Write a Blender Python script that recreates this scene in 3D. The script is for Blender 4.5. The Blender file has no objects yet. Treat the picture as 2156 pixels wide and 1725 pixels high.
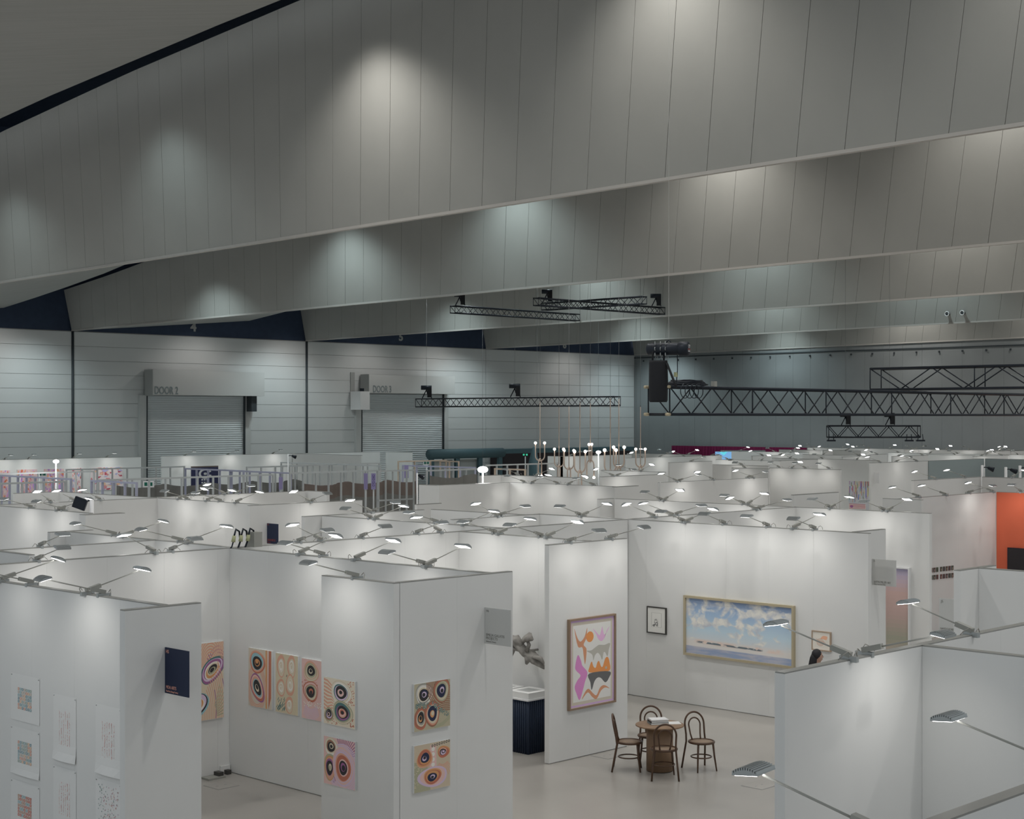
import bpy, bmesh, math, random
from mathutils import Vector, Matrix
random.seed(7)
PI = math.pi
C = bpy.context.scene.collection
SC = bpy.context.scene

# ------------------------------------------------------------------ camera, world, lights, exposure
CZ, FPX = 5.7, 3344.0                      # eye height (m), focal length in pixels of the 2156 px wide frame
YAW = math.radians(44.2)                   # view direction measured from the +X axis of the hall
FW = (math.cos(YAW), math.sin(YAW)); RT = (math.sin(YAW), -math.cos(YAW))
cam = bpy.data.objects.new('camera', bpy.data.cameras.new('camera')); C.objects.link(cam)
cam.location = (0, 0, CZ); cam.rotation_euler = (PI/2, 0, YAW - PI/2)
cam.data.sensor_width = 36; cam.data.lens = FPX/2156*36
cam.data.shift_y = (878-862.5)/2156; cam.data.clip_end = 400
SC.camera = cam
SC.view_settings.view_transform = 'Standard'; SC.view_settings.look = 'None'
SC.view_settings.gamma = 1; SC.view_settings.use_curve_mapping = False
SC.view_settings.exposure = 0.0
SC.cycles.use_denoising = True
SC.cycles.max_bounces = 5; SC.cycles.diffuse_bounces = 3; SC.cycles.glossy_bounces = 2
SC.cycles.sample_clamp_indirect = 4
W = bpy.data.worlds.new('hall_world'); SC.world = W; W.use_nodes = True
W.node_tree.nodes['Background'].inputs[0].default_value = (0.89, 0.96, 1.0, 1)
W.node_tree.nodes['Background'].inputs[1].default_value = 0.61
HALL_WARM, HALL_COOL = (1, .965, .91), (.80, .97, 1.0)
P_FILL = 900.0
P_HIGHBAY, P_WASH, P_ARM, P_FAR = 800.0, 175.0, 8.4, 8.0

def spot(name, loc, aim, power, size, blend, color, radius, parent=None, data=None):
    if data is None:
        data = bpy.data.lights.new(name, 'SPOT'); data.energy = power; data.spot_size = math.radians(size)
        data.spot_blend = blend; data.color = color; data.shadow_soft_size = radius
    o = bpy.data.objects.new(name, data); C.objects.link(o)
    o.location = loc; d = Vector(aim) - Vector(loc)
    o.rotation_euler = d.to_track_quat('-Z', 'Y').to_euler()
    if parent: o.parent = parent
    return o

BEAM_X = [14.0, 30.4, 46.75, 63.4, 79.6, 96.0]
BEAM_SL = [.017, .017, .0112, .0099, .0086, .0074]
YEND = 80.0
def lerp_tab(t, x):
    if x <= t[0][0]: return t[0][1]
    for (a, b), (c, d) in zip(t, t[1:]):
        if x <= c: return b + (d-b)*(x-a)/(c-a)
    return t[-1][1]
ZT = [(-30, 17.6), (0, 18.9), (20, 18.9), (36, 17.95), (46, 17.2), (55.6, 16.3), (63, 15.15), (70, 14.0), (75, 13.35), (80, 12.8), (90, 11.8)]
def zt(y): return lerp_tab(ZT, y)          # top of the fins (arched roof)
def zb(i, y): return zt(y)-3.6 if i == 0 else 10.55 + BEAM_SL[i]*(80-y)
hb = {}
for i in range(1, 6):
    for k in range(-1, 7):
        y = 12.7 + 10.6*k
        key = ('w' if y < (58 if i == 5 else 38) else 'c') + ('1' if i == 1 else '')
        x = BEAM_X[i] - 2.9; z = zt(y) - 1.0
        o = spot('high_bay_light', (x, y, z), (x+.25, y, 0), P_HIGHBAY*{'w1': 1.15, 'c1': .34, 'w': 1.3, 'c': 1.1}[key], 124, .75, HALL_WARM if key[0] == 'w' else HALL_COOL, .25, data=hb.get(key))
        hb[key] = o.data
hl = {}
for i in range(0, 5):                      # added downlights without fixtures, brightening booths and floor from above
    for k in range(8):
        y = -3+10*k
        if y < (-5, -4, -4, 6, 14)[i]: continue
        x = BEAM_X[i] + 8; z = zb(i, y) + (zt(y)-1.18-zb(i, y))*.65 - .25
        if i == 0: spot('added_downlight', (14.6, y, zb(0, y)-.3), (14.6, y, 0), P_FILL, 122, .5, (1, .985, .96), .3, data=hl.get('w'))  # second added column, brightening the front booths
        key = 'w' if y < 50 else 'c'
        o = spot('added_downlight', (x, y, z), (x, y, 0), P_FILL, 122, .5, (1, .985, .96) if key == 'w' else (.9, .98, 1), .3, data=hl.get(key)); hl[key] = o.data
ww = None
for x in [22+6.6*k for k in range(11)]:
    o = spot('wall_wash_light', (x, 76.6, 11.0), (x, 79.8, 5.0), P_WASH, 125, .8, (1, .96, .92), .2, data=ww); ww = o.data
for y in (76, 66, 55, 45, 35, 25):
    spot('wall_wash_light', (93.4, y, 10.6), (95.8, y, 5.5), P_WASH, 110, .7, HALL_COOL if y > 60 else HALL_WARM, .2, data=None).data.energy = 80

# ------------------------------------------------------------------ survey helpers: sight line + one known plane -> metres
def ray(u):
    s = (u-1078)/FPX; return FW[0]+s*RT[0], FW[1]+s*RT[1]
H = 3.6
def at(u, v, z=H):
    d = FPX*(CZ-z)/(v-878); r = ray(u); return d*r[0], d*r[1]
def onY(u, Y): r = ray(u); return Y/r[1]*r[0]
def onX(u, X): r = ray(u); return X/r[0]*r[1]
def dep(x, y): return x*FW[0]+y*FW[1]
def zat(v, x, y): return CZ-(v-878)/FPX*dep(x, y)

# ------------------------------------------------------------------ materials
def lin(c):
    c /= 255.0
    return c/12.92 if c <= .04045 else ((c+.055)/1.055)**2.4
def ph(r, g, b, k=.60):                    # colour as photographed under the hall's light -> surface colour
    return tuple(min(.9, lin(x)/k) for x in (r, g, b))
def mat(name, rgb, rough=.6, metal=0, noise=0, nscale=3, bump=0, emit=None, es=0, spec=.4, stretch=None):
    m = bpy.data.materials.new(name); m.use_nodes = True
    nt = m.node_tree; b = nt.nodes['Principled BSDF']
    b.inputs['Base Color'].default_value = (*rgb, 1); b.inputs['Roughness'].default_value = rough
    b.inputs['Metallic'].default_value = metal; b.inputs['Specular IOR Level'].default_value = spec
    if emit: b.inputs['Emission Color'].default_value = (*emit, 1); b.inputs['Emission Strength'].default_value = es
    if noise or bump:
        tc = nt.nodes.new('ShaderNodeTexCoord'); mp = nt.nodes.new('ShaderNodeMapping')
        nt.links.new(tc.outputs['Object'], mp.inputs[0])
        if stretch: mp.inputs['Scale'].default_value = stretch
        n = nt.nodes.new('ShaderNodeTexNoise'); n.inputs['Scale'].default_value = nscale; n.inputs['Detail'].default_value = 5
        nt.links.new(mp.outputs[0], n.inputs['Vector'])
        if noise:
            r = nt.nodes.new('ShaderNodeValToRGB')
            r.color_ramp.elements[0].color = (*[c*(1-noise) for c in rgb], 1)
            r.color_ramp.elements[1].color = (*[min(1, c*(1+noise)) for c in rgb], 1)
            r.color_ramp.elements[0].position = .3; r.color_ramp.elements[1].position = .7
            nt.links.new(n.outputs[0], r.inputs[0]); nt.links.new(r.outputs[0], b.inputs['Base Color'])
        if bump:
            bp = nt.nodes.new('ShaderNodeBump'); bp.inputs['Strength'].default_value = bump; bp.inputs['Distance'].default_value = .02
            nt.links.new(n.outputs[0], bp.inputs['Height']); nt.links.new(bp.outputs[0], b.inputs['Normal'])
    return m
M = {}
M['white'] = mat('booth_white', (.76, .76, .745), .75, noise=.012, nscale=1.5, spec=.2)
M['core'] = mat('seam_grey', (.38, .38, .375), .8)
M['rail'] = mat('aluminium_rail', (.33, .33, .31), .45, .6)
M['floor'] = mat('polished_concrete', (.385, .365, .335), .28, noise=.10, nscale=.45, spec=.4)
M['fin'] = mat('fin_panel_grey', (.43, .43, .405), .7, noise=.03, nscale=.6, spec=.2)
M['fin2'] = mat('fin_backing', (.10, .10, .10), .8)
M['soffit'] = mat('soffit_grey', (.42, .43, .42), .65, noise=.05, nscale=1.2, bump=.25, stretch=(.25, 5, 1), spec=.25)
M['trim'] = mat('pale_edge_trim', (.52, .50, .47), .5)
M['navy'] = mat('navy_paint', (.035, .055, .10), .7, noise=.1)
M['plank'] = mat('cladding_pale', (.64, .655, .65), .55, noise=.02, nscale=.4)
M['post'] = mat('downpipe_dark', (.045, .055, .062), .5)
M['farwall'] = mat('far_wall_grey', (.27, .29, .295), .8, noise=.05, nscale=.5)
M['shutter'] = mat('shutter_metal', (.66, .70, .71), .5, .0)
M['hood'] = mat('door_hood', (.55, .56, .55), .6)
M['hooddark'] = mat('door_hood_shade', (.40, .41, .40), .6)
M['signgrey'] = mat('stencil_grey', (.26, .30, .31), .7)
M['numgrey'] = mat('number_grey', (.42, .43, .42), .7)
M['black'] = mat('black_metal', (.013, .018, .027), .45, .3)
M['blackcloth'] = mat('black_canvas', (.012, .013, .016), .8, bump=.3, nscale=14)
M['steel'] = mat('galvanised_steel', (.55, .57, .57), .45, .15)
M['lav'] = mat('lavender_steel', (.46, .47, .60), .5, .2)
M['wood'] = mat('raw_timber', (.62, .50, .40), .7, noise=.1)
M['silver'] = mat('lamp_aluminium', (.40, .42, .42), .38, .7)
M['gear'] = mat('lamp_gear_grey', (.33, .33, .30), .6, .0)
M['lens'] = mat('lamp_lens', (.9, .9, .9), .4, emit=(1, .99, .98), es=7)
M['lens'].cycles.emission_sampling = 'NONE'
M['bulb'] = mat('globe_bulb', (.9, .85, .8), .4, emit=(1, .86, .74), es=8)
M['flood'] = mat('flood_lens', (.9, .9, .9), .4, emit=(1, .98, .95), es=14)
M['brass'] = mat('satin_brass', (.62, .50, .42), .4, .15)
M['signnavy'] = mat('sign_navy', ph(18, 28, 52), .5)
M['signpale'] = mat('sign_pale', (.62, .62, .60), .5)
M['textpink'] = mat('text_pink', ph(190, 140, 125), .6)
M['textgrey'] = mat('text_grey', ph(105, 105, 100), .6)
M['orange'] = mat('orange_wall', (.80, .17, .085), .7)
M['tv'] = mat('screen_black', (.03, .028, .032), .25)
M['tvframe'] = mat('screen_bezel', (.008, .010, .028), .4)
M['chairwood'] = mat('bentwood_brown', (.085, .045, .026), .35, noise=.2, nscale=8)
M['cane'] = mat('woven_cane', (.30, .22, .155), .6, noise=.15, nscale=60)
M['oak'] = mat('table_oak', (.26, .165, .10), .5, noise=.14, nscale=7, stretch=(1, 1, .15))
M['flute'] = mat('navy_flute', (.012, .024, .052), .5)
M['paper'] = mat('paper_white', (.80, .80, .785), .8)
M['rope'] = mat('grey_driftwood', (.27, .255, .235), .8, noise=.3, nscale=9, bump=.5)
M['gold'] = mat('pale_gold_frame', (.52, .45, .31), .4, .3)
M['frameoak'] = mat('frame_oak', (.30, .21, .145), .5)
M['framedark'] = mat('frame_dark', (.055, .052, .048), .5)
M['frameblond'] = mat('frame_blond', (.45, .34, .25), .5)
M['curtain'] = mat('magenta_curtain', (.20, .012, .075), .8)
M['screenblue'] = mat('lit_screen', (.1, .3, .5), .4, emit=(.22, .42, .72), es=.75)
M['screencyan'] = mat('lit_screen_cyan', (.1, .5, .6), .4, emit=(.12, .60, .72), es=.8)
M['teal'] = mat('teal_canopy', (.075, .135, .155), .6)
M['dimteal'] = mat('unlit_wall_and_panel', (.33, .385, .39), .7)  # missing lamplight put into the back walls' colour; the blue-grey panel shares it
M['darkroom'] = mat('dark_interior', (.028, .022, .025), .8)
M['green'] = mat('exit_green', (.008, .15, .10), .5)
M['exitlit'] = mat('exit_lit', (.05, .5, .3), .5, emit=(.05, .55, .32), es=.8)
M['lilac'] = mat('lilac_banner', (.33, .29, .52), .7)
M['indigo'] = mat('indigo_ink', (.05, .03, .17), .7)
M['tarp'] = mat('dust_sheet_grey', (.21, .205, .19), .8, noise=.12, nscale=1.2)
M['rust'] = mat('dust_sheet_rust', (.20, .158, .138), .8, noise=.12, nscale=1.2)
M['cable'] = mat('grey_cable', (.30, .29, .26), .6)
M['yellow'] = mat('yellow_tape', (.46, .47, .27), .6)
M['skin'] = mat('skin', (.45, .28, .21), .5)
M['hair'] = mat('dark_hair', (.012, .011, .014), .5)
M['dress'] = mat('dark_clothes', (.018, .02, .03), .8)
M['wire'] = mat('thin_wire', (.17, .175, .18), .5)
M['white2'] = mat('white_paint', (.80, .80, .80), .6)
M['red'] = mat('red_label', (.34, .07, .055), .5)
def vcol_mat():
    m = bpy.data.materials.new('painted_colours'); m.use_nodes = True
    n = m.node_tree.nodes.new('ShaderNodeVertexColor'); n.layer_name = 'Col'
    b = m.node_tree.nodes['Principled BSDF']; b.inputs['Roughness'].default_value = .7; b.inputs['Specular IOR Level'].default_value = .2
    m.node_tree.links.new(n.outputs[0], b.inputs['Base Color']); return m
M['paint'] = vcol_mat()

# ------------------------------------------------------------------ mesh builder
class MB:
    def __init__(s): s.v = []; s.f = []; s.c = []; s.sm = []
    def add(s, vs, fs, col=None, smooth=False):
        o = len(s.v); s.v += [tuple(p) for p in vs]
        for f in fs: s.f.append([i+o for i in f]); s.c.append(col); s.sm.append(smooth)
    def box(s, x0, x1, y0, y1, z0, z1, col=None, mx=None):
        vs = [(x, y, z) for z in (z0, z1) for y in (y0, y1) for x in (x0, x1)]
        if mx is not None: vs = [tuple(mx @ Vector(p)) for p in vs]
        s.add(vs, [(0,2,3,1), (4,5,7,6), (0,1,5,4), (2,6,7,3), (0,4,6,2), (1,3,7,5)], col)
    def tube(s, pts, r, n=8, closed=False, caps=True, flat=None):
        pts = [Vector(p) for p in pts]; N = len(pts); rr = r if isinstance(r, (list, tuple)) else [r]*N
        vs = []; up = None
        for i, p in enumerate(pts):
            if closed: t = pts[(i+1) % N]-pts[i-1]
            else: t = pts[min(i+1, N-1)]-pts[max(i-1, 0)]
            t.normalize()
            if up is None:
                up = Vector((0, 0, 1)) if abs(t.z) < .9 else Vector((1, 0, 0))
            a = up - t*up.dot(t)
            if a.length < 1e-4: a = t.orthogonal()
            a.normalize(); up = a; b = t.cross(a)
            for k in range(n):
                q = 2*PI*k/n; fx = flat or 1
                vs.append(p + a*(math.cos(q)*rr[i]*fx) + b*(math.sin(q)*rr[i]))
        fs = []
        for i in range(N if closed else N-1):
            j = (i+1) % N
            for k in range(n):
                fs.append((i*n+k, i*n+(k+1) % n, j*n+(k+1) % n, j*n+k))
        if caps and not closed: fs += [tuple(range(n-1, -1, -1)), tuple((N-1)*n+k for k in range(n))]
        s.add(vs, fs, None, True)
    def cyl(s, p0, p1, r, n=12, r1=None): s.tube([p0, p1], [r, r if r1 is None else r1], n)
    def lathe(s, prof, n=24, cx=0, cy=0):
        vs = [(cx+r*math.cos(2*PI*k/n), cy+r*math.sin(2*PI*k/n), z) for r, z in prof for k in range(n)]
        fs = [(i*n+k, i*n+(k+1) % n, (i+1)*n+(k+1) % n, (i+1)*n+k) for i in range(len(prof)-1) for k in range(n)]
        fs += [tuple(range(n-1, -1, -1)), tuple((len(prof)-1)*n+k for k in range(n))]
        s.add(vs, fs, None, n >= 16)
    def ball(s, c, r, n=12, sz=1):
        prof = [(max(1e-4, r*math.sin(PI*i/n)), c[2]-r*sz*math.cos(PI*i/n)) for i in range(n+1)]
        vs = [(c[0]+q*math.cos(2*PI*k/n), c[1]+q*math.sin(2*PI*k/n), z) for q, z in prof for k in range(n)]
        s.add(vs, [(i*n+k, i*n+(k+1) % n, (i+1)*n+(k+1) % n, (i+1)*n+k) for i in range(n) for k in range(n)], None, True)
    def mesh(s, name, m):
        me = bpy.data.meshes.new(name); me.from_pydata(s.v, [], s.f)
        if any(c is not None for c in s.c):
            a = me.color_attributes.new('Col', 'FLOAT_COLOR', 'CORNER'); vals = []
            for f, c in zip(s.f, s.c): vals += list((*(c or (.8, .8, .8)), 1))*len(f)
            a.data.foreach_set('color', vals)
        if any(s.sm): me.polygons.foreach_set('use_smooth', s.sm)
        for x in (m if isinstance(m, (list, tuple)) else [m]): me.materials.append(M[x])
        me.update(); return me
    def build(s, name, m, parent=None, loc=None, rz=0):
        return link(name, s.mesh(name, m), parent, loc, rz)
def link(name, data, parent=None, loc=None, rz=0):
    o = bpy.data.objects.new(name, data); C.objects.link(o)
    if parent: o.parent = parent
    if loc is not None: o.location = loc
    if rz: o.rotation_euler = (0, 0, rz)
    return o
def tag(o, label, cat, group=None):
    o['label'] = label; o['category'] = cat
    if group: o['group'] = group
    return o
def thing(name, label, cat, loc=(0, 0, 0), rz=0, group=None):
    return tag(link(name, None, None, loc, rz), label, cat, group)
def struct(o): o['kind'] = 'structure'; return o
def copy_tree(o, parent=None):
    c = o.copy(); C.objects.link(c)
    if parent: c.parent = parent
    for ch in list(o.children): copy_tree(ch, c)
    return c
def text(name, s, size, m, parent, loc, rot, sx=1, align='LEFT', bold=0.0):
    cu = bpy.data.curves.new(name, 'FONT'); cu.body = s; cu.size = size; cu.align_x = align
    cu.extrude = .001; cu.offset = bold; cu.materials.append(M[m]); cu.resolution_u = 3
    tmp = bpy.data.objects.new(name, cu); me = bpy.data.meshes.new_from_object(tmp); bpy.data.objects.remove(tmp); me.name = name
    if not me.materials: me.materials.append(M[m])
    o = bpy.data.objects.new(name, me); C.objects.link(o); o.parent = parent
    o.location = loc; o.rotation_euler = rot; o.scale = (sx, 1, 1); return o

# ------------------------------------------------------------------ hall shell
mb = MB(); mb.box(-12, 97, -30, 81, -.2, 0); struct(mb.build('floor', 'floor'))

def clip(poly, ymax):
    out = []
    for i, p in enumerate(poly):
        q = poly[(i+1) % len(poly)]
        if p[1] <= ymax: out.append(p)
        if (p[1] <= ymax) != (q[1] <= ymax):
            t = (ymax-p[1])/(q[1]-p[1]); out.append(tuple(p[k]+t*(q[k]-p[k]) for k in range(3)))
    return out
def up_to_roof(i, x, y, z):                # follow the fin's slanting seam up to the arched roof line
    hh = 6.0
    for _ in range(12): hh = zt(y-.26*hh)-z
    return (x-.215*hh, y-.26*hh, z+hh)
for i, bx in enumerate(BEAM_X):
    beam = struct(link('roof_fin_%d' % i if False else 'roof_fin', None)); beam.location = (bx, 0, 0)
    ylo = [30, -8, -2, 10, 18, 24][i]
    ys = []; y = 29.44 + 1.27*44
    while y > ylo: ys.append(y); y -= 1.27
    for y1, y0 in zip(ys, ys[1:]) if i else ():
        a0, a1 = y0+.007, y1-.007
        p = [(0, a0, zb(i, a0)), (0, a1, zb(i, a1))]
        q1 = up_to_roof(i, 0, a1, zb(i, a1)); q0 = up_to_roof(i, 0, a0, zb(i, a0))
        poly = clip(p + [q1, q0], YEND-.01)
        if len(poly) < 3: continue
        n = len(poly); m2 = MB()
        m2.add(poly + [(x+.07, yy, z) for x, yy, z in poly],
               [tuple(range(n)), tuple(range(2*n-1, n-1, -1))] + [(k, k+n, (k+1) % n+n, (k+1) % n) for k in range(n)])
        m2.build('panel', 'fin', beam)
    # backing sheet behind the joints
    yy = [ylo-1+k*(YEND-ylo+1)/24 for k in range(25)]
    vs = []
    for y in yy:
        vs.append((.06, y, zb(i, y)+.01)); hh = zt(y)-zb(i, y); vs.append((.06-.215*hh, y, zt(y)))
    m2 = MB(); m2.add(vs, [(2*k, 2*k+1, 2*k+3, 2*k+2) for k in range(24)])
    if i: m2.build('backing', 'fin2', beam)
    m2 = MB(); vs = []
    for y in (ylo-1, YEND-.02):
        z = zb(i, y); vs += [(-.03, y, z-.035), (.12, y, z-.035), (.12, y, z+.045), (-.03, y, z+.045)]
    m2.add(vs, [(0,1,5,4), (1,2,6,5), (2,3,7,6), (3,0,4,7), (0,3,2,1), (4,5,6,7)]); m2.build('edge_trim', 'trim', beam)
    if i < 5:                              # long sloping soffit from this fin's foot to the next fin's head
        m2 = MB(); vs = []; ylo2 = [0, -8, -2, 10, 18][i]
        yy = [ylo2+k*(YEND-.05-ylo2)/26 for k in range(27)]
        for y in yy:
            vs += [(.12, y, zb(i, y)), (12.2, y, zt(y)-1.18), (12.2, y, zt(y)-.95), (.12, y, zb(i, y)+.2)]
        fs = []
        for k in range(26):
            for j in range(4): fs.append((4*k+j, 4*k+4+j, 4*k+4+(j+1) % 4, 4*k+(j+1) % 4))
        m2.add(vs, fs); s = m2.build('soffit', 'soffit', beam)
mb = MB(); mb.box(-4, 98, -30, 82, 21.5, 21.9); struct(mb.build('ceiling', 'navy'))
# end wall: rows of pale planks between dark pipes, navy frieze above
back = struct(link('wall_back', None))
bays = [16.0, 30.4, 46.75, 63.4, 79.6, 96.0]
rows = 13; rh = 10.5/rows
for a, b in zip(bays, bays[1:]):
    for k in range(rows):
        m2 = MB(); m2.box(a+.02, b-.02, YEND, YEND+.12, k*rh+.009, (k+1)*rh-.009); m2.build('plank', 'plank', back)
m2 = MB(); m2.box(14, 96.2, YEND+.06, YEND+.2, 0, 10.54); m2.build('backing', 'core', back)
m2 = MB(); m2.box(10, 96.2, YEND+.1, YEND+.3, 10.52, 21.5); m2.build('frieze', 'navy', back)
for x in bays[2:4]:
    m2 = MB(); m2.cyl((x+.05, YEND-.06, 0), (x+.05, YEND-.06, 10.6), .065, 12); m2.build('downpipe', 'post', back)
for ch, u, v in (('4', 409, 697), ('5', 846, 717), ('6', 1190.5, 733)):
    x = onY(u, YEND); z = zat(v, x, YEND)
    text('bay_number', ch, .70, 'numgrey', back, (x, YEND+.08, z), (PI/2, 0, 0), 1.15, 'CENTER', .03)
# far wall
far = struct(link('wall_right', None))
y = YEND; n = 0
while y > 22:
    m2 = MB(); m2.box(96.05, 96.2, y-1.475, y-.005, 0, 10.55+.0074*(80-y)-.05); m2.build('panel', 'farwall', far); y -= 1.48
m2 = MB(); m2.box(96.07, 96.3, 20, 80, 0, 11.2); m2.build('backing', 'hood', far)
m2 = MB(); m2.box(96.0, 96.1, 22, 80, 10.28, 10.36); m2.build('rail', 'post', far)
m2 = MB()
for k in range(34): m2.box(95.96, 96.06, 79-k*1.7, 79.09-k*1.7, 10.0, 10.12)
o = m2.build('fixing_bolts', 'post', far); o['kind'] = 'stuff'

# roller doors
def roller_door(n, uL, uR, vT, txt, vtext, side):
    x0, x1 = onY(uL, YEND), onY(uR, YEND); zt_ = zat(vT, x0, YEND)
    d = struct(link('door_%d' % n, None)); d.location = (x0, YEND, 0); w = x1-x0
    m2 = MB(); zz = 0; vs = []; k = 0      # corrugated curtain of slats
    while zz < zt_:
        vs += [(0, -.10, zz), (w, -.10, zz), (0, -.065, zz+.075), (w, -.065, zz+.075)]; zz += .13
    nn = len(vs)//2
    m2.add(vs, [(2*j, 2*j+1, 2*j+3, 2*j+2) for j in range(nn-1)]); o = m2.build('slat_curtain', 'shutter', d); o['kind'] = 'stuff'
    hx0, hx1, hh = (-.12, w+.95, 1.45) if n == 2 else (-.05, w+.35, 1.2)
    m2 = MB(); m2.box(hx0, hx1, -.95, -.12, zt_, zt_+hh); m2.build('hood', 'hood', d)
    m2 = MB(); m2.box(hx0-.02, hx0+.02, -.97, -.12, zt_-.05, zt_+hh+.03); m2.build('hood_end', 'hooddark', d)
    m2 = MB(); m2.box(-.5, -.02, -.2, 0, 0, zt_); m2.build('jamb', 'hood', d)
    m2 = MB(); m2.box(w+.02, w+.45, -.2, 0, 0, zt_); m2.build('jamb', 'hood', d)
    for xx in (-.02, w):
        m2 = MB(); m2.box(xx-.03, xx+.03, -.24, -.1, 0, zt_); m2.build('guide_rail', 'post', d)
    text('door_text', txt, .62, 'signgrey', d, (hx0+(.10 if n == 2 else .32), -.97, zt_+.06), (PI/2, 0, 0), .70, 'LEFT', .012)
    return d, w, zt_
d, w, z = roller_door(2, 306, 511, 832, 'DOOR 2', 828, 1)
m2 = MB(); m2.box(w+.15, w+.55, -.7, -.2, z-.95, z); m2.build('motor_box', 'post', d)
d, w, z = roller_door(3, 758, 930, 828, 'DOOR 3', 824, 0)
m2 = MB(); m2.box(-.9, -.1, -1.1, -.1, z-1.1, z+.1); m2.build('control_box', 'white2', d)
m2 = MB(); m2.box(-.62, -.42, -.9, -.7, z+.1, z+.3); m2.build('sensor', 'black', d)
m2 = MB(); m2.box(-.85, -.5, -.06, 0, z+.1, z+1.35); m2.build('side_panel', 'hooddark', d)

# ------------------------------------------------------------------ booth partitions
WALLS = {}
def wall(key, d, c, a, b, label, near=True, h=H, m='white', group=None, pw=3.0, t=.1, first=None):
    """d='X': runs along X at Y=c (camera sees its -Y face); d='Y': runs along Y at X=c (camera sees -X face)."""
    if a > b: a, b = b, a
    WALLS[key] = (d, c, a, b, t)
    L = b-a
    if d == 'X': o = thing('booth_wall', label, 'partition', (a, c, 0), 0, group)
    else: o = thing('booth_wall', label, 'partition', (c, b, 0), -PI/2, group)
    # local x runs along the wall (image left -> right), local -y is the camera-facing side
    mxs = [0.0]; x = first or pw
    while x < L-.6: mxs.append(x); x += pw
    mxs.append(L)
    if near:
        for x0, x1 in zip(mxs, mxs[1:]):
            m2 = MB(); m2.box(x0+(.0006 if x0 else 0), x1-(.0006 if x1 < L else 0), 0, t, .012, h-.012); m2.build('panel', m, o)
        m2 = MB(); m2.box(.006, L-.006, .012, t-.012, 0, h-.006); m2.build('core', 'core', o)
        m2 = MB(); m2.box(0, L, .004, t-.004, h-.012, h); m2.build('top_rail', 'rail', o)
    else:
        m2 = MB(); m2.box(0, L, 0, t, 0, h-.02); m2.build('panel', m, o)
        m2 = MB(); m2.box(0, L, .004, t-.004, h-.02, h); m2.build('top_rail', 'rail', o)
    return o
def wx(key, Y, ua, ub, label, **k): return wall(key, 'X', Y, onY(ua, Y) if ua is not None else k.pop('xa'), onY(ub, Y), label, **k)
def wy(key, X, ua, ub, label, **k): return wall(key, 'Y', X, onX(ua, X), onX(ub, X), label, **k)

# nearest rows
wall('A', 'Y', 9.97, 15.16, 20.998, 'long white booth wall pinned with columns of small grid prints at lower left', pw=1.0)
wall('A2', 'X', 15.04, onY(263, 15.04), onY(424, 15.04), 'short grey-lit return wall carrying the navy blade sign at lower left', pw=3.0)
wall('B', 'X', 21.0, 8.5, 25.0, 'very long white wall running behind both front booths, tall narrow painting on it', pw=1.0, first=.37)
wall('C', 'Y', 15.1, 15.16, 20.998, 'white booth wall hung with three upright eye-ring paintings in a row', pw=1.0)
wall('D', 'Y', 13.34, 15.06, 16.5, 'narrow white wall end carrying two stacked eye-ring paintings, lit from above', pw=1.0)
wall('D2', 'X', 15.06, 13.45, 15.5, 'shaded front wall carrying two stacked eye-ring paintings and a pale blade sign', pw=1.0)
wall('F', 'X', 17.72, onY(1156, 17.72), onY(1321, 17.72), 'freestanding white wall with the big framed abstract cut-out picture', pw=1.0)
wall('G', 'Y', 25.02, onX(1134, 25.02), onX(1828, 25.02), 'long white wall hung with the large framed sky landscape painting', pw=1.0)
wall('H', 'X', onX(1800, 25.02)*0+15.72, onY(1803, 15.72), onY(1865, 15.72), 'short shaded return wall at the right end of the sky painting wall')
wall('J', 'Y', 20.2, 17.85, 20.998, 'white wall behind the fluted navy plinth and the grey wooden sculpture', pw=1.0)
wall('MM', 'X', 7.48, onY(1652.5, 7.48), onY(2300, 7.48), 'nearest white wall at right, with two large arm lights leaning backwards', pw=1.45, first=2.27)
wall('MM2', 'Y', 13.1, 4.3, 7.478, 'white side wall meeting the nearest right-hand wall in a corner', pw=1.0)
wall('NN', 'X', 4.14, 5.6, 10.5, 'grey-shaded wall top cutting across the bottom right corner', pw=3)
wall('LL', 'X', 10.75, onY(2022, 10.75), onY(2098, 10.75), 'small white wall with a diagonal shadow right of the tiny photo rows')
wall('LL2', 'Y', 20.36, 8.6, 10.748, 'low-lit grey side wall under the orange wall at right edge')
# second rows
wall('K', 'X', 23.25, 12.25, 15.2, 'white wall crossing the left edge behind the front left booth')
wall('P', 'Y', 12.21, onX(61, 12.21), 26.0, 'short white wall stub at the far left edge of the picture')
wall('L', 'Y', 15.18, 21.1, 26.2, 'white wall crowded with arm lights behind the front left booth')
wall('M', 'X', 26.2, onY(106, 26.2), onY(197, 26.2), 'grey-lit short wall below the grey box wall at left')
wall('U', 'X', 26.5, onY(641, 26.5), onY(894, 26.5), 'long wall top behind the dark poster, starting with a grey end')
wall('U2', 'Y', 21.4, 21.1, 26.45, 'white wall top running diagonally in front of the clear stud panel')
wall('V1', 'Y', 24.6, 23.6, 26.5, 'white wall top below the bright box booth in the middle')
wall('YW', 'X', 23.5, onY(955, 23.5), 25.1, 'low white wall top rising to a peak left of centre')
wall('G0', 'X', 21.04, 25.15, 31.2, 'white wall top rising behind the sky painting wall')
wall('X2', 'Y', 31.13, onX(1957, 31.13), onX(1294, 31.13), 'very long white wall top running from the grey block to the right', pw=1.5)
wall('X1', 'X', onX(1290, 31.13), onY(1273, 26.5), 31.2, 'narrow wall end beside the grey block in the middle')
wall('II', 'X', 21.28, 36.2, 41.3, 'white wall with two rows of tiny dark photographs', pw=1.5)
wall('IIY', 'Y', 36.05, 20.6, onX(1858, 36.05), 'dim grey wall left of the tiny dark photographs')
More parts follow.
